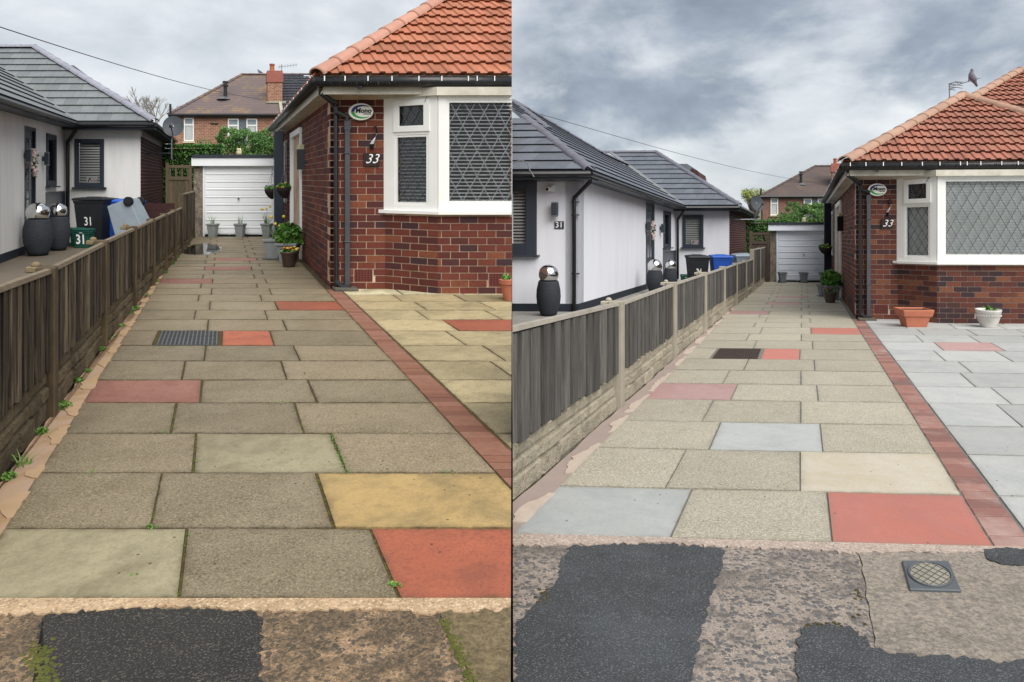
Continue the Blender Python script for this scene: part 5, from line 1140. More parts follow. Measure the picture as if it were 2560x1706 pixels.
def far_house(P):
    sd = P.side; Lf = sd == 'L'; W_ = P.W; v = 36.0; nm = 'dirty' if Lf else 'clean'; dz = 0 if Lf else -.38; du = 0 if Lf else .36
    H = empty('brick_house', W_(3, v), 'old two-storey brick house with chimney and hipped roof beyond the %s garage' % ('dirty drive' if Lf else 'clean drive'), 'house')
    ul, ur_ = -1.9 + du, 9.5; ez = 4.88 + dz
    f = Seg(P, (ul, v), (ur_, v)); w = MB(); f.box(w, 0, f.len, -7.5, 0, -1, ez - .02); build('wall', w, far_brick[sd], H, P)
    D = 4.05; t = (7.54 - 4.85) / 4.0
    e0 = (ul - .15, v - .15, ez); fp = Plane(P, e0, (1, 0), (0, 1), t); sl = D / fp.c; split = 3.85 + (.1 if Lf else .3) - e0[0]
    deck(fp, [(0, 0), (split, 0), (split, sl), (D, sl)], far_roof[sd], H, 'roof'); deck(fp, [(split + .16, 0), (11.4, 0), (11.4 - D, sl), (split + .16, sl)], far_roof2[sd], H, 'roof')
    tl = MB(); y = 0      # the darker pantiles next door, course by course
    k = 0
    while y < sl - .05:
        x = split + .16
        while x < min(10.5, 11.4 - y * fp.c):
            p = fp.pt; tl.add([p(x, y, .06), p(x + .16, y, .085), p(x + .30, y, .06), p(x + .30, y + .34, .02), p(x + .16, y + .34, .04), p(x, y + .34, .02), p(x, y, .0), p(x + .16, y, .02), p(x + .3, y, .0)], [(0, 1, 4, 5), (1, 2, 3, 4), (6, 7, 1, 0), (7, 8, 2, 1)]); x += .31
        y += .33; k += 1
    build('pantile_field', tl, far_roof2[sd], H, P, kind='stuff')
    vl = MB(); p = fp.pt; vl.hexa([p(split, 0, 0), p(split + .16, 0, 0), p(split + .16, 2.3, 0), p(split, 2.3, 0), p(split, 0, .10), p(split + .16, 0, .10), p(split + .16, 2.3, .10), p(split, 2.3, .10)]); build('verge_mortar', vl, mat('pale_mortar', 'a8a493', '959180', 5, .9), H, P)
    ridge_run(P, (e0[0], e0[1], e0[2] + .02), (e0[0] + D, e0[1] + D, e0[2] + D * t + .02), .11, far_roof[sd], H, .5); ridge_run(P, (e0[0] + D, e0[1] + D, e0[2] + D * t + .02), (e0[0] + 9, e0[1] + D, e0[2] + D * t + .02), .11, far_roof[sd], H, .5, 'ridge_tile')
    g = MB(); g.tube([W_(e0[0], e0[1] - .06, ez - .05), W_(9.5, e0[1] - .06, ez - .05)], .09, 8); f.box(g, 0, f.len, 0, .10, ez - .17, ez - .03); build('gutter', g, black_plastic, H, P)
    c0, c1 = (3.33, 4.15) if Lf else (3.50, 4.26); cz = 7.25 + dz
    c = MB(); cs = Seg(P, (c0, v + .9), (c1, v + .9)); cs.box(c, 0, cs.len, -.8, 0, ez + .3, cz - .5); ch = build('chimney', c, far_brick[sd], H, P)
    c = MB(); cs.box(c, -.05, cs.len + .05, -.85, .05, cz - .5, cz + .0); cs.box(c, -.02, cs.len + .02, -.82, .02, cz, cz + .14); build('chimney_cap', c, mat('chimney_cap_brick', '9c6257', '8b544a', 4, .85), ch, P)
    c = MB(); q = cs.pt(.28, -.4, cz + .14); c.lathe([(.15, 0), (.13, .1), (.12, .34), (.15, .36), (.15, .42), (.1, .44)], 12, q); build('chimney_pot', c, chim_pot, ch, P)
    c = MB(); cs.box(c, -.06, cs.len + .2, -.8, .08, ez + .72, ez + .82); build('flashing', c, mat('pale_mortar', 'a8a493'), ch, P)
    fl = MB(); u = 1.0 + (0 if Lf else .25); q = W_(u, v + 1.5, ez + 1.0); fl.tube([q, q + Vector((0, 0, .85))], .10, 10); fl.tube([q + Vector((0, 0, .72)), q + Vector((0, 0, .8))], .16, 10); fl.tube([q + Vector((0, 0, .9)), q + Vector((0, 0, 1.0))], .15, 10); o = build('flue', fl, black_plastic, H, P); fl = MB(); fl.lathe([(.42, -.05), (.2, .06), (.11, .12)], 12, q + Vector((0, -.1, .0))); build('flue_flashing', fl, galv, o, P)
    for (a, b, h0, h1, split_) in ((-1.24, -.70, 3.44, 4.70, 1), (1.13, 1.72, 3.2, 4.66, 1), (2.13, 2.72, 3.2, 4.66, 1)):
        x0, x1 = a + du * .9 - ul, b + du * .9 - ul; h0 += dz * .9; h1 += dz * .95; m = MB(); frame_rect(f, m, x0, x1, h0, h1, .07, -.05, .05); tz = h1 - .42; f.box(m, x0, x1, -.05, .045, tz, tz + .09); wn = build('window', m, white_paint, H, P)
        m = MB(); f.box(m, x0 + .05, x1 - .05, .0, .01, h0 + .05, h1 - .05); build('pane', m, glass_far, wn, P)
        m = MB(); f.box(m, x0 - .06, x1 + .06, 0, .12, h0 - .09, h0 - .02); build('sill', m, cream_stone, wn, P)
        m = MB(); f.box(m, x0 + .1, x1 - .1, .012, .016, h0 + .1, tz - .02); build('curtain', m, mat('net_curtain', 'b9bfbd', 'a6acab', 6, .8), wn, P)
    m = MB(); x0, x1 = 1.72 + du * .9 - ul, 2.13 + du * .9 - ul; f.box(m, x0, x1, 0, .02, 3.2 + dz, 4.62 + dz); wp = build('slate_panel', m, mat('leaded_grey_panel', '77818a', '68727b', 5, .5), H, P)
    m = MB(); lattice(f, x0, x1, 3.2 + dz, 4.62 + dz, .024, .16, .2, .02, m); build('leading', m, lead, wp, P)
    m = MB(); f.box(m, 3.3 - ul, 3.55 - ul, 0, .03, 4.1 + dz, 4.2 + dz); f.box(m, .2 - ul, .6 - ul, 0, .03, 4.35 + dz, 4.42 + dz); build('air_brick', m, room_dark, H, P)
    dp = MB(); f.box(dp, -.06, .04, 0, .09, -.5, ez - .1); f.box(dp, -.12, .0, .1, .22, ez - .1, ez + .55); build('downpipe', dp, black_plastic, H, P)
    # aerial on the chimney and a pigeon-sized bird on the ridge
    a = empty('tv_aerial', cs.pt(cs.len + .1, -.4, cz - 1), 'thin television aerial beside the chimney beyond the %s garage' % nm, 'aerial'); m = MB(); q = cs.pt(cs.len - .02, -.4, cz - .8); m.tube([q, q + Vector((0, 0, 1.35))], .018, 5); m.tube([q + Vector((-.2, 0, 1.2)), q + Vector((.85, .1, 1.35))], .012, 4)
    for k in range(7): p = q + Vector((-.1 + k * .15, .01 * k, 1.21 + .02 * k)); m.tube([p + Vector((0, 0, -.12)), p + Vector((0, 0, .12))], .007, 4)
    m.tube([q + Vector((0, 0, .35)), q + Vector((.85, .1, .45))], .012, 4); build('rods', m, galv, a, P)
    # overhead cable from the street to the gable
    e = W_(3.4 + (.3 if not Lf else 0), v + 1.0, 5.75 + dz); st = W_(-5.2, 9.5, 5.25) if Lf else W_(-8.2, 14.0, 6.9)
    if Lf: st = W_(-3.6, 9.6, 4.03) + (W_(-3.6, 9.6, 4.03) - Vector((0, 0, 1.4))) * 0; st = W_(-2.88, 9.6, 4.03); ext = st + (st - e) * .35 + Vector((0, 0, .25))
    else: st = W_(-7.0, 16, 5.68); ext = st + (st - e) * .06
    path = [];
    for k in range(41):
        s_ = k / 40; q = ext.lerp(e, s_); path.append(q - Vector((0, 0, math.sin(math.pi * s_) * .35)))
    m = MB(); m.tube(path, .010, 5); build('overhead_cable', m, mat('cable_black', '33363a', '33363a', 2, .6), None, P, label='black overhead cable running to the brick house beyond the %s garage' % nm, cat='cable')
for P in (PL, PR): far_house(P)

def bird(P, loc, s, rz, label, mt, tilt=0.0):
    o = empty('bird', loc, label, 'bird', None, rz)
    pts = [(-.20, 0, .02), (-.12, 0, .055), (-.05, 0, .085), (.02, 0, .115), (.065, 0, .15), (.085, 0, .185), (.10, 0, .215), (.125, 0, .222), (.145, 0, .217)]; rr = [.018, .032, .062, .068, .052, .032, .032, .022, .004]
    ca, sa = math.cos(tilt), math.sin(tilt); pts = [(x * ca - z * sa, y, x * sa + z * ca) for x, y, z in pts]
    m = MB(); m.tube([Vector(p) * s for p in pts], [r * s for r in rr], 12); local('body', m, mt, o, True)
    m = MB(); m.tube([Vector((.0, .02, .0)) * s, Vector((0, .02, .07)) * s], .006 * s, 5); m.tube([Vector((.0, -.02, .0)) * s, Vector((0, -.02, .07)) * s], .006 * s, 5); local('leg', m, mat('bird_leg', '8a5a55', '8a5a55', 2, .7), o)
    return o
pigeon = mat('pigeon_grey', '5f5d68', '7a7785', 12, .8)
bird(PL, PL.W(3.05, 39.95, 7.68), 1.15, 2.8, 'small grey bird on the ridge left of the chimney, dirty drive side', pigeon)

# trees behind
def bare_tree(P, u, v, hgt, label):
    rng = random.Random(12); o = empty('bare_tree', P.W(u, v), label, 'tree'); tr = MB(); cr = MB()
    def grow(p, d, L, r, n, mb):
        if n == 0: return
        q = p + d * L; mb.tube([p, q], [r, r * .68], 5, False)
        for k in range(3 if n > 2 else 4):
            nd = (d + Vector((rng.gauss(0, .42), rng.gauss(0, .42), rng.gauss(.12, .25)))).normalized(); grow(q, nd, L * rng.uniform(.62, .86), r * .62, n - 1, cr)
    base = P.W(u, v); tr.tube([base, base + Vector((0, 0, hgt * .45))], [.22, .16], 8); build('trunk', tr, bark, o, P)
    for k in range(4): grow(base + Vector((0, 0, hgt * (.3 + .05 * k))), Vector((rng.gauss(0, .5), rng.gauss(0, .4), 1)).normalized(), hgt * .17, .10, 5, cr)
    build('crown', cr, mat('pale_twig', '8a837a', '77706a', 4, .9), o, P)
bare_tree(PL, -4.2, 50, 8.2, 'bare leafless tree rising between the dish and the old house, dirty drive')
def leafy_tree(P, u, v, top, r, label):
    rng = random.Random(15); o = empty('leafy_tree', P.W(u, v), label, 'tree'); tr = MB(); cr = MB(); b = P.W(u, v)
    tr.tube([b, P.W(u + .1, v, top * .6)], [.25, .12], 8)
    for k in range(34):
        q = P.W(u + rng.gauss(0, r * .5), v + rng.gauss(0, .8), top - abs(rng.gauss(0, r * .75))); tr.tube([P.W(u + .05, v, top * .5), q], [.06, .012], 4); leafball(cr, q, .38, .38, .28, 75, .13, .1, .2, rng)
    build('trunk', tr, bark, o, P); build('crown', cr, young_leaf, o, P)
leafy_tree(PR, -3.0, 45, 5.75, 1.15, 'pale green leafy tree top showing behind the dish, clean drive side')

# ================================================================== THINGS STANDING ABOUT
bin_black = mat('bin_black_plastic', '1c1e22', '222428', 6, .5, .4, bump=.1)
bin_blue = mat('bin_blue_plastic', '1f4fa8', '2455ae', 6, .5, .4)
bin_grey = mat('bin_grey_plastic', '87929b', '7d8891', 6, .5, .4)
bin_green = mat('caddy_green_plastic', '14463c', '184c42', 6, .5, .4)
tyre = mat('black_rubber', '141416', '1a1a1c', 6, .7)

def wheelie_bin(P, u, v, mt, label, w=.58, d=.66, h=1.0, num=None, rz=0.0, rot=None, loc=None):
    o = empty('wheelie_bin', loc if loc is not None else P.W(u, v, -.02), label, 'wheelie bin', 'wheelie bins', P.rz + rz); b = .74; hb = h * .90
    m = MB(); m.rect_lathe([(w / 2 * b * .97, d / 2 * .78, .03), (w / 2 * b, d / 2 * .8, .06), (w / 2 * .93, d / 2 * .97, hb - .05), (w / 2 * .97, d / 2, hb - .045), (w / 2 * .97, d / 2, hb)]); body = local('body', m, mt, o, bevel=.018)
    m = MB()      # stiffening ribs on the front
    for s in (-1, 1): m.hexa([(s * w * .30 - .012, -d / 2 * .83, .15), (s * w * .30 + .012, -d / 2 * .83, .15), (s * w * .30 + .012, -d / 2 * .70, .15), (s * w * .30 - .012, -d / 2 * .70, .15), (s * w * .36 - .012, -d / 2 * .975, hb - .1), (s * w * .36 + .012, -d / 2 * .975, hb - .1), (s * w * .36 + .012, -d / 2 * .85, hb - .1), (s * w * .36 - .012, -d / 2 * .85, hb - .1)])
    local('rib', m, mt, body)
    m = MB(); m.rect_lathe([(w / 2 * 1.03, d / 2 * 1.04, hb + .004), (w / 2 * 1.05, d / 2 * 1.06, hb + .035), (w / 2 * .98, d / 2 * .98, hb + .065), (w / 2 * .6, d / 2 * .55, hb + .085)]); lid = local('lid', m, mt, o, bevel=.008)
    m = MB(); m.box(-w * .22, w * .22, -d * .2, d * .25, hb + .078, hb + .098); local('lid_panel', m, mt, lid, bevel=.006)
    m = MB(); m.tube([(-w * .42, d / 2 * 1.12, hb + .03), (w * .42, d / 2 * 1.12, hb + .03)], .017, 8); local('handle', m, mt, o)
    for s in (-1, 1):
        m = MB(); x = s * w * .40; m.tube([(x - .035, d * .36, .10), (x + .035, d * .36, .10)], .10, 20); wh = local('wheel', m, tyre, o, bevel=.01); m = MB(); m.tube([(x - .04, d * .36, .10), (x + .04, d * .36, .10)], .055, 12); local('hub', m, bin_black if mt is not bin_black else tyre, wh)
    m = MB(); m.tube([(-w * .4, d * .36, .10), (w * .4, d * .36, .10)], .014, 6); local('axle', m, galv, o)
    if num:
        t = text_mb(num, .26, lambda x, y, z: (x * .72, -d / 2 * .905 - .012 - (y) * .10, hb * .52 + y), bold=.004); local('number', t, white_print, o)
    if rot is not None: o.rotation_euler = rot
    return o
wheelie_bin(PL, -1.90, 13.25, bin_black, 'black wheelie bin with white 31 beside a tipped grey bin', .66, .66, 1.04, '31')
wheelie_bin(PL, -1.30, 13.55, bin_blue, 'blue wheelie bin almost hidden behind the tipped grey bin', .58, .6, .98)
g_ = wheelie_bin(PL, -1.2, 12.9, bin_grey, 'pale grey wheelie bin tipped over with one black wheel up in the air', .60, .62, 1.0, rot=Matrix(((0, .93, .36), (1, 0, 0), (0, .36, -.93))).to_euler(), loc=PL.W(-1.27, 12.9, .93))
wheelie_bin(PR, -1.70, 13.0, bin_black, 'black wheelie bin with white 31 beside an upright blue bin', .62, .62, .93, '31')
wheelie_bin(PR, -1.03, 13.1, bin_blue, 'bright blue wheelie bin standing between black and grey bins', .60, .6, .93)
wheelie_bin(PR, -.36, 13.1, bin_grey, 'grey wheelie bin standing by the brown brick side wall', .60, .6, .97)

def caddy(P, u, v, label, num, s=1.0, rz=0.0):
    o = empty('food_caddy', P.W(u, v, -.02), label, 'food caddy', 'green food caddies', P.rz + rz); w, d, h = .32 * s, .32 * s, .40 * s
    m = MB(); m.rect_lathe([(w * .38, d * .38, 0), (w * .46, d * .46, h * .8), (w * .5, d * .5, h * .8), (w * .5, d * .5, h * .9)]); local('body', m, bin_green, o, bevel=.012)
    m = MB(); m.rect_lathe([(w * .53, d * .53, h * .905), (w * .53, d * .53, h * .95), (w * .4, d * .4, h)]); local('lid', m, bin_green, o, bevel=.008)
    m = MB(); m.tube([(-w * .52, -.02, h * .86), (-w * .5, -d * .5, h * .72), (w * .5, -d * .5, h * .72), (w * .52, -.02, h * .86)], .01, 6); local('handle', m, bin_green, o)
    m = MB(); m.box(-.03, .03, -d * .475, -d * .44, h * .76, h * .79); local('latch', m, white_print, o)
    if num: t = text_mb(num, .27 * s, lambda x, y, z: (x * .72, -d * .455 - y * .09 - .008, h * .42 + y), bold=.006); local('number', t, white_print, o)
caddy(PL, -2.0, 12.35, 'green food caddy with white 31 nearest the board fence', '31', 1.0, .15)
caddy(PL, -2.27, 12.7, 'green food caddy with white 31 further from the board fence', '31', .98, -.3)
caddy(PR, -2.05, 13.0, 'low green food caddy beside the black bin, clean drive side', None, .85)

def ball_planter(P, u, v, label, R, hgt, br):
    o = empty('ball_fountain', P.W(u, v, -.01), label, 'garden ornament', 'mirror ball ornaments', P.rz)
    m = MB(); m.lathe([(R * .62, 0), (R * .74, hgt * .1), (R * .95, hgt * .35), (R, hgt * .55), (R * .97, hgt * .75), (R * .84, hgt * .96), (R * .80, hgt), (R * .7, hgt), (R * .7, hgt * .95)], 28); local('pot', m, slate_pot, o, True)
    m = MB(); m.sphere((0, 0, hgt + br * .62), br, 32, 20); local('mirror_ball', m, steel, o, True)
    m = MB(); m.lathe([(R * .69, hgt * .96), (R * .3, hgt * .97), (.01, hgt * .97)], 20, cap=False); local('stone_fill', m, slate_pot, o)
ball_planter(PL, -2.55, 10.8, 'mirror ball on a dark stone urn, nearer of two by the dirty drive', .245, .66, .195)
ball_planter(PL, -2.40, 11.75, 'mirror ball on a dark stone urn, further of two by the dirty drive', .215, .66, .17)
ball_planter(PR, -3.19, 6.95, 'mirror ball on a dark stone urn at the front corner below the 31 plate', .225, .63, .185)
ball_planter(PR, -2.36, 10.9, 'mirror ball on a dark stone urn, nearer the road of two by the door', .215, .57, .185)
ball_planter(PR, -2.17, 11.7, 'mirror ball on a dark stone urn, further up of two by the door', .19, .57, .16)

# ---- plates, sign and curl on the brick fronts
sign_blue = mat('sign_blue', '2a2f7d', '2a2f7d', 2, .4); sign_green = mat('sign_green', '3f9a4a', '3f9a4a', 2, .4); sign_white = mat('sign_white', 'ecebe3', 'ecebe3', 2, .35)
for P in (PL, PR):
    nm = 'dirty' if P is PL else 'clean'; H, segs, side = E33[P.side]; f = segs[0]; X0 = 2.63 - US - (0 if P is PL else .03); h = 2.255 if P is PL else 2.235
    o = empty('oval_sign', f.pt(X0, .01, h), 'oval white sign with blue and green swoosh by the %s drive' % nm, 'sign')
    E_ = lambda a, b, n, x=0.0, y=0.0, t0=0.0, t1=2 * math.pi: [(X0 + x + a * math.cos(t0 + (t1 - t0) * i / n), h + y + b * math.sin(t0 + (t1 - t0) * i / n)) for i in range(n)]
    m = MB(); m.prism(E_(.155, .105, 40), lambda x, z: f.pt(x, .045, z), lambda x, z: f.pt(x, .005, z)); build('board', m, sign_white, o)
    m = MB(); m.prism(E_(.162, .112, 40), lambda x, z: f.pt(x, .036, z), lambda x, z: f.pt(x, .004, z)); build('rim', m, mat('sign_rim', '8d8f8c', '8d8f8c', 2, .5), o)
    def crescent(t0, t1):
        n = 16; out = [(X0 + .01 + .135 * math.cos(t0 + (t1 - t0) * i / n), h + .088 * math.sin(t0 + (t1 - t0) * i / n)) for i in range(n + 1)]
        inn = [(X0 + .035 + .118 * math.cos(t0 + (t1 - t0) * i / n), h + .068 * math.sin(t0 + (t1 - t0) * i / n)) for i in range(n + 1)][::-1]
        m = MB(); n2 = n + 1
        vs = [f.pt(x, .047, z) for x, z in out] + [f.pt(x, .047, z) for x, z in inn[::-1]]
        m.add(vs, [(i, i + 1, n2 + i + 1, n2 + i) for i in range(n)]); return m
    build('blue_swoosh', crescent(rad(50), rad(180)), sign_blue, o); build('green_swoosh', crescent(rad(180), rad(310)), sign_green, o)
    build('lettering', text_mb('Mono', .085, lambda x, y, z: f.pt(X0 + .03 + x, .048, h + .012 + y), bold=.003, shear=.12), black_print, o)
    m = MB(); f.box(m, X0 + .03, X0 + .13, .046, .048, h - .035, h - .024); build('strapline', m, black_print, o)
    xn = 2.77 - US; hn = 1.645
    o = empty('number_plate', f.pt(xn, .0, hn), 'dark house number plate reading 33 on the brick front, %s drive' % nm, 'number plate')
    m = MB(); f.box(m, xn - .10, xn + .10, .0, .02, hn - .085, hn + .085); build('plate', m, mat('dark_wood_plate', '2e2422', '241c1b', 9, .5), o, bevel=.004)
    build('digits', text_mb('33', .17, lambda x, y, z: f.pt(xn + x, .022, hn + .008 + y), shear=.38, bold=-.001), white_print, o)
    o = empty('twisted_ornament', f.pt(xn + .02, 0, 1.92), 'twisted metal ribbon ornament above the number 33, %s drive' % nm, 'ornament'); m = MB(); m2 = MB(); n = 20; vs = []
    for i in range(n + 1):
        t = i / n; z = 1.77 + .30 * (1 - t); cx = xn + .03 + .035 * math.sin(t * 5.2 + .3) ; wdt = .034 * abs(math.cos(t * 3.1 + .3)) + .008
        vs += [f.pt(cx - wdt / 2, .03 + .02 * math.sin(t * 6), z), f.pt(cx + wdt / 2, .03 - .02 * math.sin(t * 6), z)]
    fa = [(2 * i, 2 * i + 1, 2 * i + 3, 2 * i + 2) for i in range(n)]
    m.add(vs, fa[:6] + fa[15:]); build('dark_end', m, black_print, o); m2.add(vs, fa[6:15]); build('bright_twist', m2, mat('bright_ribbon', 'd8d8dc', 'c2c2c8', 6, .25, .5), o)
    # hanging wires over the side wall and cable tail under the soffit
    m = MB(); a = P.W(3.38, VF - .33, 2.455); m.tube([a, a + Vector((.005, -.004, -.05)), a + Vector((-.02, 0, -.10)), a + Vector((-.015, .1, -.16))], .0035, 4); build('loose_wire', m, black_plastic, H, P)

# ---- number 31 plate, camera and lamp on the white front
P = PR; far, front, wing, X, dv = H31['R']; fx = lambda u: u + 9.0
o = empty('number_plate', front.pt(fx(-3.245), 0, 1.655), 'dark slate number plate reading 31 on the white front wall', 'number plate'); m = MB(); front.box(m, fx(-3.335), fx(-3.155), 0, .012, 1.58, 1.73); build('plate', m, mat('slate_plate', '3a3e46', '343840', 9, .5), o, bevel=.003)
build('digits', text_mb('31', .155, lambda x, y, z: front.pt(fx(-3.245) + x, .014, 1.655 + y), bold=.001), white_print, o)
wall_light(front, fx(-3.29), 1.955, 'up and down wall light above the 31 plate on the white wall', P)
o = empty('security_camera', front.pt(fx(-3.40), 0, 2.36), 'small white security camera under the eaves of the white front', 'camera'); m = MB(); front.box(m, fx(-3.40), fx(-3.31), 0, .05, 2.29, 2.43); build('mount', m, white_paint, o, bevel=.01)
m = MB(); c = front.pt(fx(-3.42), .09, 2.35); m.tube([c + Vector((.05, .06, .02)), c + Vector((-.02, -.05, -.01))], [.05, .05], 14); build('body', m, white_paint, o, bevel=.006); m = MB(); m.tube([c + Vector((-.021, -.051, -.01)), c + Vector((-.024, -.056, -.011))], .028, 12); build('lens', m, black_print, o)
m = MB(); a = P.W(-3.95, 7.1, 2.80); m.tube([a, a + Vector((.18, -.02, .06)), a + Vector((.30, -.05, .0)), a + Vector((.33, -.06, -.12)), a + Vector((.42, -.06, -.26))], .012, 6); build('roof_wire', m, valley_m, bpy.data.objects['white_bungalow.001'], P)
# pigeon on the aerial above the tiled roof
P = PR
o = empty('roof_aerial', P.W(4.43, 9.0, 4.3), 'television aerial with crossbars standing behind the red tiled hip', 'aerial'); m = MB(); a = P.W(4.43, 9.0, 4.2); tp = P.W(4.43, 9.0, 4.70); m.tube([a, tp], .014, 6); build('mast', m, galv, o)
b0, b1 = P.W(4.43, 9.0, 4.66), P.W(4.97, 8.9, 4.79); m = MB(); m.tube([b0, b1], .010, 6)
for k in range(9): q = b0.lerp(b1, .2 + k * .1); m.tube([q + Vector((0, -.10, 0)), q + Vector((0, .10, 0))], .006, 4); m.tube([q, q + Vector((0, 0, .035))], .006, 4)
build('boom', m, galv, o); m = MB(); q = b0.lerp(b1, .14)
for dz in (-.05, .0, .05, .07): m.tube([q + Vector((-.03, -.12, dz)), q + Vector((.12, -.12, dz * 1.1 - .02))], .008, 4); m.tube([q + Vector((-.03, .12, dz)), q + Vector((.12, .12, dz * 1.1 - .02))], .008, 4)
m.tube([q + Vector((.0, -.12, -.05)), q + Vector((0, .12, -.05))], .008, 4); m.tube([q + Vector((.0, -.12, .07)), q + Vector((0, .12, .07))], .008, 4); build('reflector', m, galv, o)
bird(PR, b0.lerp(b1, .70) + Vector((.0, 0, .004)), 1.0, math.pi - .15, 'grey pigeon perched on the aerial over the red tiled roof', pigeon, .72)

# ---- plants by the side door
for P in (PL, PR):
    Lf = P is PL; nm = 'dirty' if Lf else 'clean'; sd = P.side
    square_planter(P, 1.98, 9.55, .36, .34, 'ribbed grey planter with bushy green plant by the side door, %s drive' % nm, sd, plant='bush')
    if Lf: square_planter(P, 1.77, 10.1, .32, .36, 'grey planter with daffodils behind the bushy plant, dirty drive', sd, plant='daffs', tray=True)
    else: square_planter(P, 1.86, 10.2, .30, .30, 'grey planter with thin grassy leaves behind the bushy plant, clean drive', sd, plant='blades', tray=True)
    o = empty('flower_pot', P.W(1.93, 8.95), 'round brown pot of %s in front of the grey planter, %s drive' % ('yellow and dark pansies' if Lf else 'fading dark red flowers', nm), 'flower pot', None)
    m = MB(); m.lathe([(.085, 0), (.095, .02), (.122, .20), (.132, .21), (.138, .24), (.128, .245), (.118, .22)], 22); local('pot', m, mat('brown_glazed_pot', '4a3b33', '3c302a', 6, .4, .5) if Lf else mat('grey_brown_pot', '5d524c', '524842', 6, .6), o, True)
    m = MB(); m.lathe([(.118, .21), (.01, .215)], 18, cap=False); local('soil', m, soil, o)
    rg = random.Random(21); m = MB(); leafball(m, (0, 0, .25), .12, .12, .04, 90, .05, .1, .4, rg); local('leaves', m, green_leaf, o)
    for nme, mt, n in ((('flower', yellow_pet, 9), ('flower', orange_pet, 6), ('flower', red_pet, 8)) if Lf else (('flower', red_pet, 8),)):
        m = MB()
        for k in range(n): a = rg.uniform(0, 6.28); r = rg.uniform(.02, .11); c = (r * math.cos(a) + (.04 if mt is yellow_pet else -.03), r * math.sin(a), .27 + rg.uniform(0, .05)); m.sphere(c, .026, 7, 4, .5)
        local(nme, m, mt, o)
    # hanging baskets on the canopy post
    for i, (u, v, h, sz) in enumerate(((2.10, 11.6, 1.04, .17), (1.95, 13.2, .98, .16)) if Lf else ((1.98, 12.4, .95, .18),)):
        o = empty('hanging_basket', P.W(u, v, h), ('dark hanging basket of green leaves on the canopy post' if i == 0 else 'purple flowered hanging basket in front of the garage door') if Lf else 'dark hanging basket of mixed flowers beside the clean drive', 'hanging basket')
        m = MB(); m.lathe([(.02, -.02), (sz * .55, .03), (sz * .9, .12), (sz, .19), (sz * .95, .19)], 18); local('basket', m, mat('dark_basket', '2a2422', '221d1c', 12, .8), o, True)
        rg = random.Random(40 + i); m = MB(); leafball(m, (0, 0, .21), sz, sz, .07, 260, .06, .1, .3, rg); local('leaves', m, green_leaf, o)
        m = MB()
        for k in range(16): a = rg.uniform(0, 6.28); r = rg.uniform(.02, sz); m.sphere((r * math.cos(a), r * math.sin(a), .24 + rg.uniform(-.05, .05)), .022, 7, 4, .6)
        local('flower', m, purple_pet if i else yellow_pet, o)
        m = MB()
        for k in range(3): a = 2.09 * k; m.tube([(sz * .95 * math.cos(a), sz * .95 * math.sin(a), .19), (0, 0, .55)], .004, 4)
        m.tube([(0, 0, .55), (.0, 0, .62), (.18, 0, .66)], .006, 5); local('chain', m, black_plastic, o)

# ---- pots on the patio
o = empty('terracotta_trough', PR.W(3.06, 5.95), 'rectangular terracotta planter standing under the bay window', 'planter', None, PR.rz); m = MB(); m.rect_lathe([(.15, .10, 0), (.155, .105, .02), (.19, .13, .17), (.215, .15, .175), (.232, .165, .25), (.235, .168, .285), (.215, .15, .285), (.21, .145, .25)]); local('pot', m, terracotta, o, bevel=.006)
m = MB(); m.box(-.205, .205, -.14, .14, .23, .262); local('soil', m, soil, o)
white_stone = mat('white_cast_stone', 'd6d3cc', 'c2bfb8', 8, .85, bump=.5, bscale=70, stain='8f8d86', stscale=6, stamt=.35)
o = empty('white_urn', PR.W(4.19, 5.95), 'round white moulded urn planter standing right of the terracotta one', 'planter', None, 0); m = MB(); m.lathe([(.105, 0), (.11, .02), (.115, .045), (.14, .09), (.155, .15), (.16, .165), (.163, .17), (.165, .215), (.172, .22), (.175, .255), (.18, .265), (.18, .28), (.16, .28), (.155, .25)], 30); pot = local('pot', m, white_stone, o, True)
m = MB()
for k in range(30): a = 6.283 * k / 30; c = (.168 * math.cos(a), .168 * math.sin(a), .192); m.sphere(c, .013, 7, 5)
local('moulded_band', m, white_stone, pot, True); m = MB(); m.lathe([(.155, .25), (.01, .255)], 18, cap=False); local('soil', m, soil, o)
rg = random.Random(8); m = MB(); leafball(m, (-.02, 0, .30), .06, .06, .04, 40, .05, .1, .5, rg); leafball(m, (.08, 0, .28), .05, .05, .02, 25, .04, .1, .5, rg); local('leaves', m, green_leaf, o)
m = MB(); c = PL.W(4.21, 5.85); m.lathe([(.085, 0), (.09, .03), (.12, .18), (.135, .19), (.14, .24), (.12, .245), (.115, .21)], 24, c); m = build('terracotta_pot', m, terracotta, None, PL, smooth=False, label='pale terracotta pot half hidden at the foot of the brick bay', cat='flower pot')
if m: q = MB(); leafball(q, c + Vector((-.06, 0, .25)), .05, .05, .04, 60, .05, .1, .4, rg); build('leaves', q, green_leaf, m, PL)

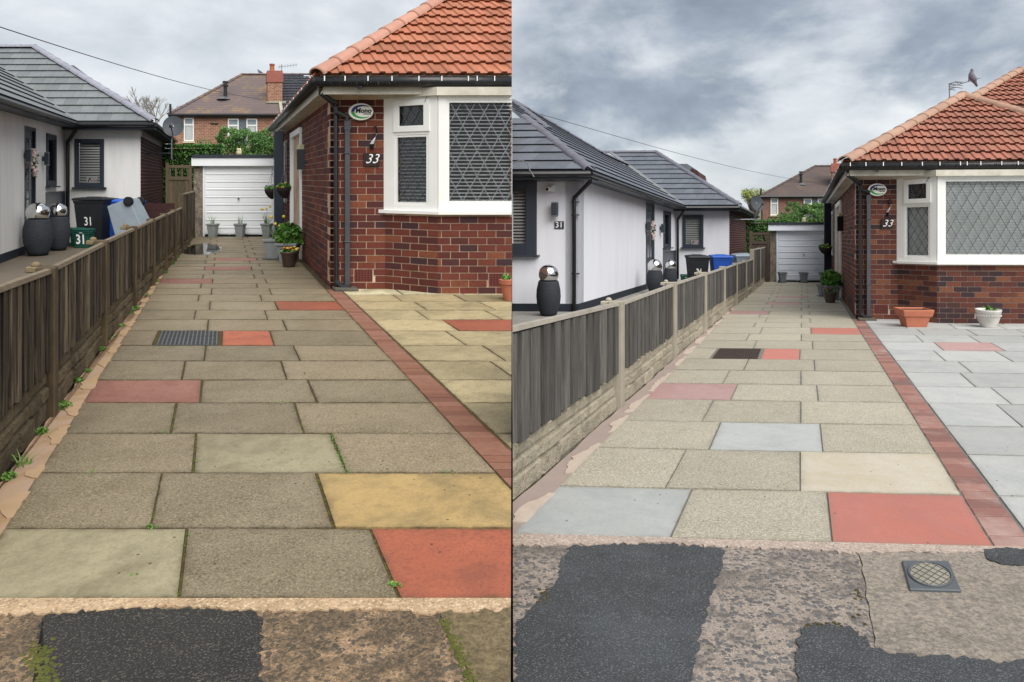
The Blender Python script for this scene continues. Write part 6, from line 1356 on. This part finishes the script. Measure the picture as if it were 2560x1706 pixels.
# ---- drain covers
iron = mat('galvanised_grate', '6d6f70', '5d5f60', 14, .5, .5, .6, stain='4a473f', stamt=.5); rust_iron = mat('rusty_cast_iron', '3d332f', '4a3d37', 14, .75, .4, .3, bump=.5)
for P in (PL, PR):
    Lf = P is PL; v0, v1 = ROWV[7] + .01, ROWV[8] - .01; u0, u1 = HOLE
    o = empty('drain_grate', P.W((u0 + u1) / 2, (v0 + v1) / 2), 'silver grid drain cover set in the dirty drive' if Lf else 'rusty brown drain cover set in the clean drive', 'drain cover')
    mt = iron if Lf else rust_iron; m = MB(); m.hexa([P.W(a, b, -.03) for a, b in ((u0 - .035, v0), (u1 + .04, v0), (u1 + .04, v1), (u0 - .035, v1))] + [P.W(a, b, -.009) for a, b in ((u0 - .035, v0), (u1 + .04, v0), (u1 + .04, v1), (u0 - .035, v1))]); build('surround', m, SLAB[P.side, 'agg'], o)
    m = MB(); m.hexa([P.W(a, b, -.0085) for a, b in ((u0, v0), (u1, v0), (u1, v1), (u0, v1))] + [P.W(a, b, -.004) for a, b in ((u0, v0), (u1, v0), (u1, v1), (u0, v1))]); build('plate', m, room_dark if Lf else rust_iron, o)
    m = MB(); sg = Seg(P, (u0, v0), (u1, v0)); D = v1 - v0
    for k in range(15 if Lf else 20): x = k * (u1 - u0) / (14 if Lf else 19); sg.box(m, x - .006, x + .006, -D, 0, -.004, .004)
    for k in range(11 if Lf else 13): y = k * D / (10 if Lf else 12); sg.box(m, 0, u1 - u0, -y - .005, -y + .005, -.004, .003 if Lf else .002)
    build('grid', m, mt, o)
P = PR; o = empty('access_cover', P.W(1.853, -.22), 'small square grey access cover with round gridded lid in the pavement', 'access cover')
m = MB(); c = [(1.752, -.314), (1.951, -.313), (1.954, -.124), (1.756, -.129)]; m.hexa([P.W(a, b, -.03) for a, b in c] + [P.W(a, b, .006) for a, b in c]); build('frame', m, mat('grey_cast_frame', '52575b', '4a4f53', 9, .6, .4, bump=.2), o, bevel=.004)
m = MB(); ring = lambda r: [(1.853 + r * math.cos(6.283 * k / 40), -.22 + r * .94 * math.sin(6.283 * k / 40)) for k in range(40)]
m.prism(ring(.078), lambda u, v: P.W(u, v, .004), lambda u, v: P.W(u, v, .009)); lid = build('round_lid', m, mat('sandy_lid', '8f8a7c', '807b6e', 14, .8, bump=.4), o)
m = MB(); m.tube([P.W(u, v, .009) for u, v in ring(.084) + ring(.084)[:1]], .004, 6, False); build('rim', m, mat('grey_cast_frame', '52575b'), o)
m = MB()
for k in range(-2, 4):
    for s in (-1, 1):
        d_ = (k - .5) * .027; ln = math.sqrt(max(0, .076 ** 2 - d_ ** 2)); ca = .7071; a = (1.853 + ca * d_ - s * ca * ln, -.22 + (s * ca * d_ + ca * ln) * .94); b = (1.853 + ca * d_ + s * ca * ln, -.22 + (s * ca * d_ - ca * ln) * .94)
        if ln > .01: m.tube([P.W(*a, .0095), P.W(*b, .0095)], .0018, 4)
build('lid_grid', m, mat('dark_grid', '3d4144', '45494c', 9, .6), lid)

# ---- weeds and puddle on the dirty drive
P = PL; rg = random.Random(91); weed = mat('weed_green', '4d7030', '688a40', 6, .55, rnd=.3)
ORD = iter('first second third fourth fifth sixth seventh eighth ninth tenth eleventh twelfth thirteenth fourteenth fifteenth sixteenth'.split())
def weed_clump(u, v, s, grass=False):
    o = empty('weed', P.W(u, v, -.006), 'green weed at the dark fence foot, %s one counted from the road' % next(ORD), 'weed', 'weeds along the fence of the dirty drive'); m = MB()
    if grass: blades(m, (0, 0, 0), int(26 * s / .1), s * 1.1, s * 1.6, .008, rg)
    else: s *= .8; leafball(m, (0, 0, s * .4), s * .7, s * .9, s * .5, int(60 + 500 * s), .022, .0, .3, rg)
    local('leaves', m, weed, o)
for u, v, s, g_ in sorted(((-.12, .95, .05, 0), (-.10, 1.12, .07, 1), (-.12, 1.55, .05, 0), (-.09, 1.98, .07, 0), (-.12, 2.55, .045, 0), (-.10, 2.8, .03, 0), (-.11, 3.45, .05, 0), (-.08, 3.95, .045, 1), (-.09, 4.4, .04, 0), (-.06, 5.25, .07, 0), (-.08, 5.05, .04, 0), (-.05, 6.2, .05, 1), (-.02, 7.3, .05, 0), (.02, 8.2, .06, 0), (.05, 9.3, .07, 0), (.07, 10.2, .07, 0)), key=lambda q: q[1]): weed_clump(u, v, s, g_)
m = MB()
def joint_weed(u, v, n, s):
    for _ in range(n): q = P.W(u + rg.gauss(0, s), v + rg.gauss(0, s * .6), .004); leafball(m, q, .009, .009, .004, 3, .010, 0, .4, rg)
joint_weed(.60, .485, 10, .02); joint_weed(1.475, .08, 18, .014)
for k in range(16): joint_weed(1.473 + rg.gauss(0, .004), 1.03 + k * .033, 2, .008)
for k in range(10): joint_weed(rg.uniform(.1, 2.1), rg.choice(ROWV[1:10]), 3, .02)
for k in range(12): joint_weed(rg.choice([.735, 1.47, .59, 1.325]), rg.uniform(.1, 8), 2, .02)
build('joint_weeds', m, weed, bpy.data.objects['driveway_west'], P, kind='stuff')
mj = MB()
for u, va, vb in ((.737, .02, .47), (1.472, .02, .47), (.592, .5, 1.0), (1.327, .5, 1.0), (.737, 1.03, 1.52), (1.472, 1.03, 1.52), (.592, 1.56, 2.06), (1.327, 1.56, 2.06)):
    for k in range(26): q = P.W(u + rg.gauss(0, .003), rg.uniform(va, vb), -.008); r = rg.uniform(.004, .009); mj.lathe([(r, 0), (r * .7, r * .4), (.001, r * .6)], 6, q, cap=False)
build('joint_moss', mj, moss_mat, bpy.data.objects['driveway_west'], P, kind='stuff')
puddle = NT('still_water'); puddle.fin('15171a', .02, .5); puddle.p.inputs['IOR'].default_value = 1.33
wet = mat('wet_stone', '3b352c', '453e34', 6, .12, .5)
pl_ = rough_line([(.10, 11.0), (.35, 10.75), (.62, 10.8), (.80, 11.3), (.86, 12.1), (.72, 12.7), (.5, 13.1), (.28, 12.9), (.14, 12.2), (.08, 11.6), (.10, 11.0)], .03, .12, rg)[:-1]
sheet(P, pl_, .0015, MAT['still_water'], 'puddle', th=.003)
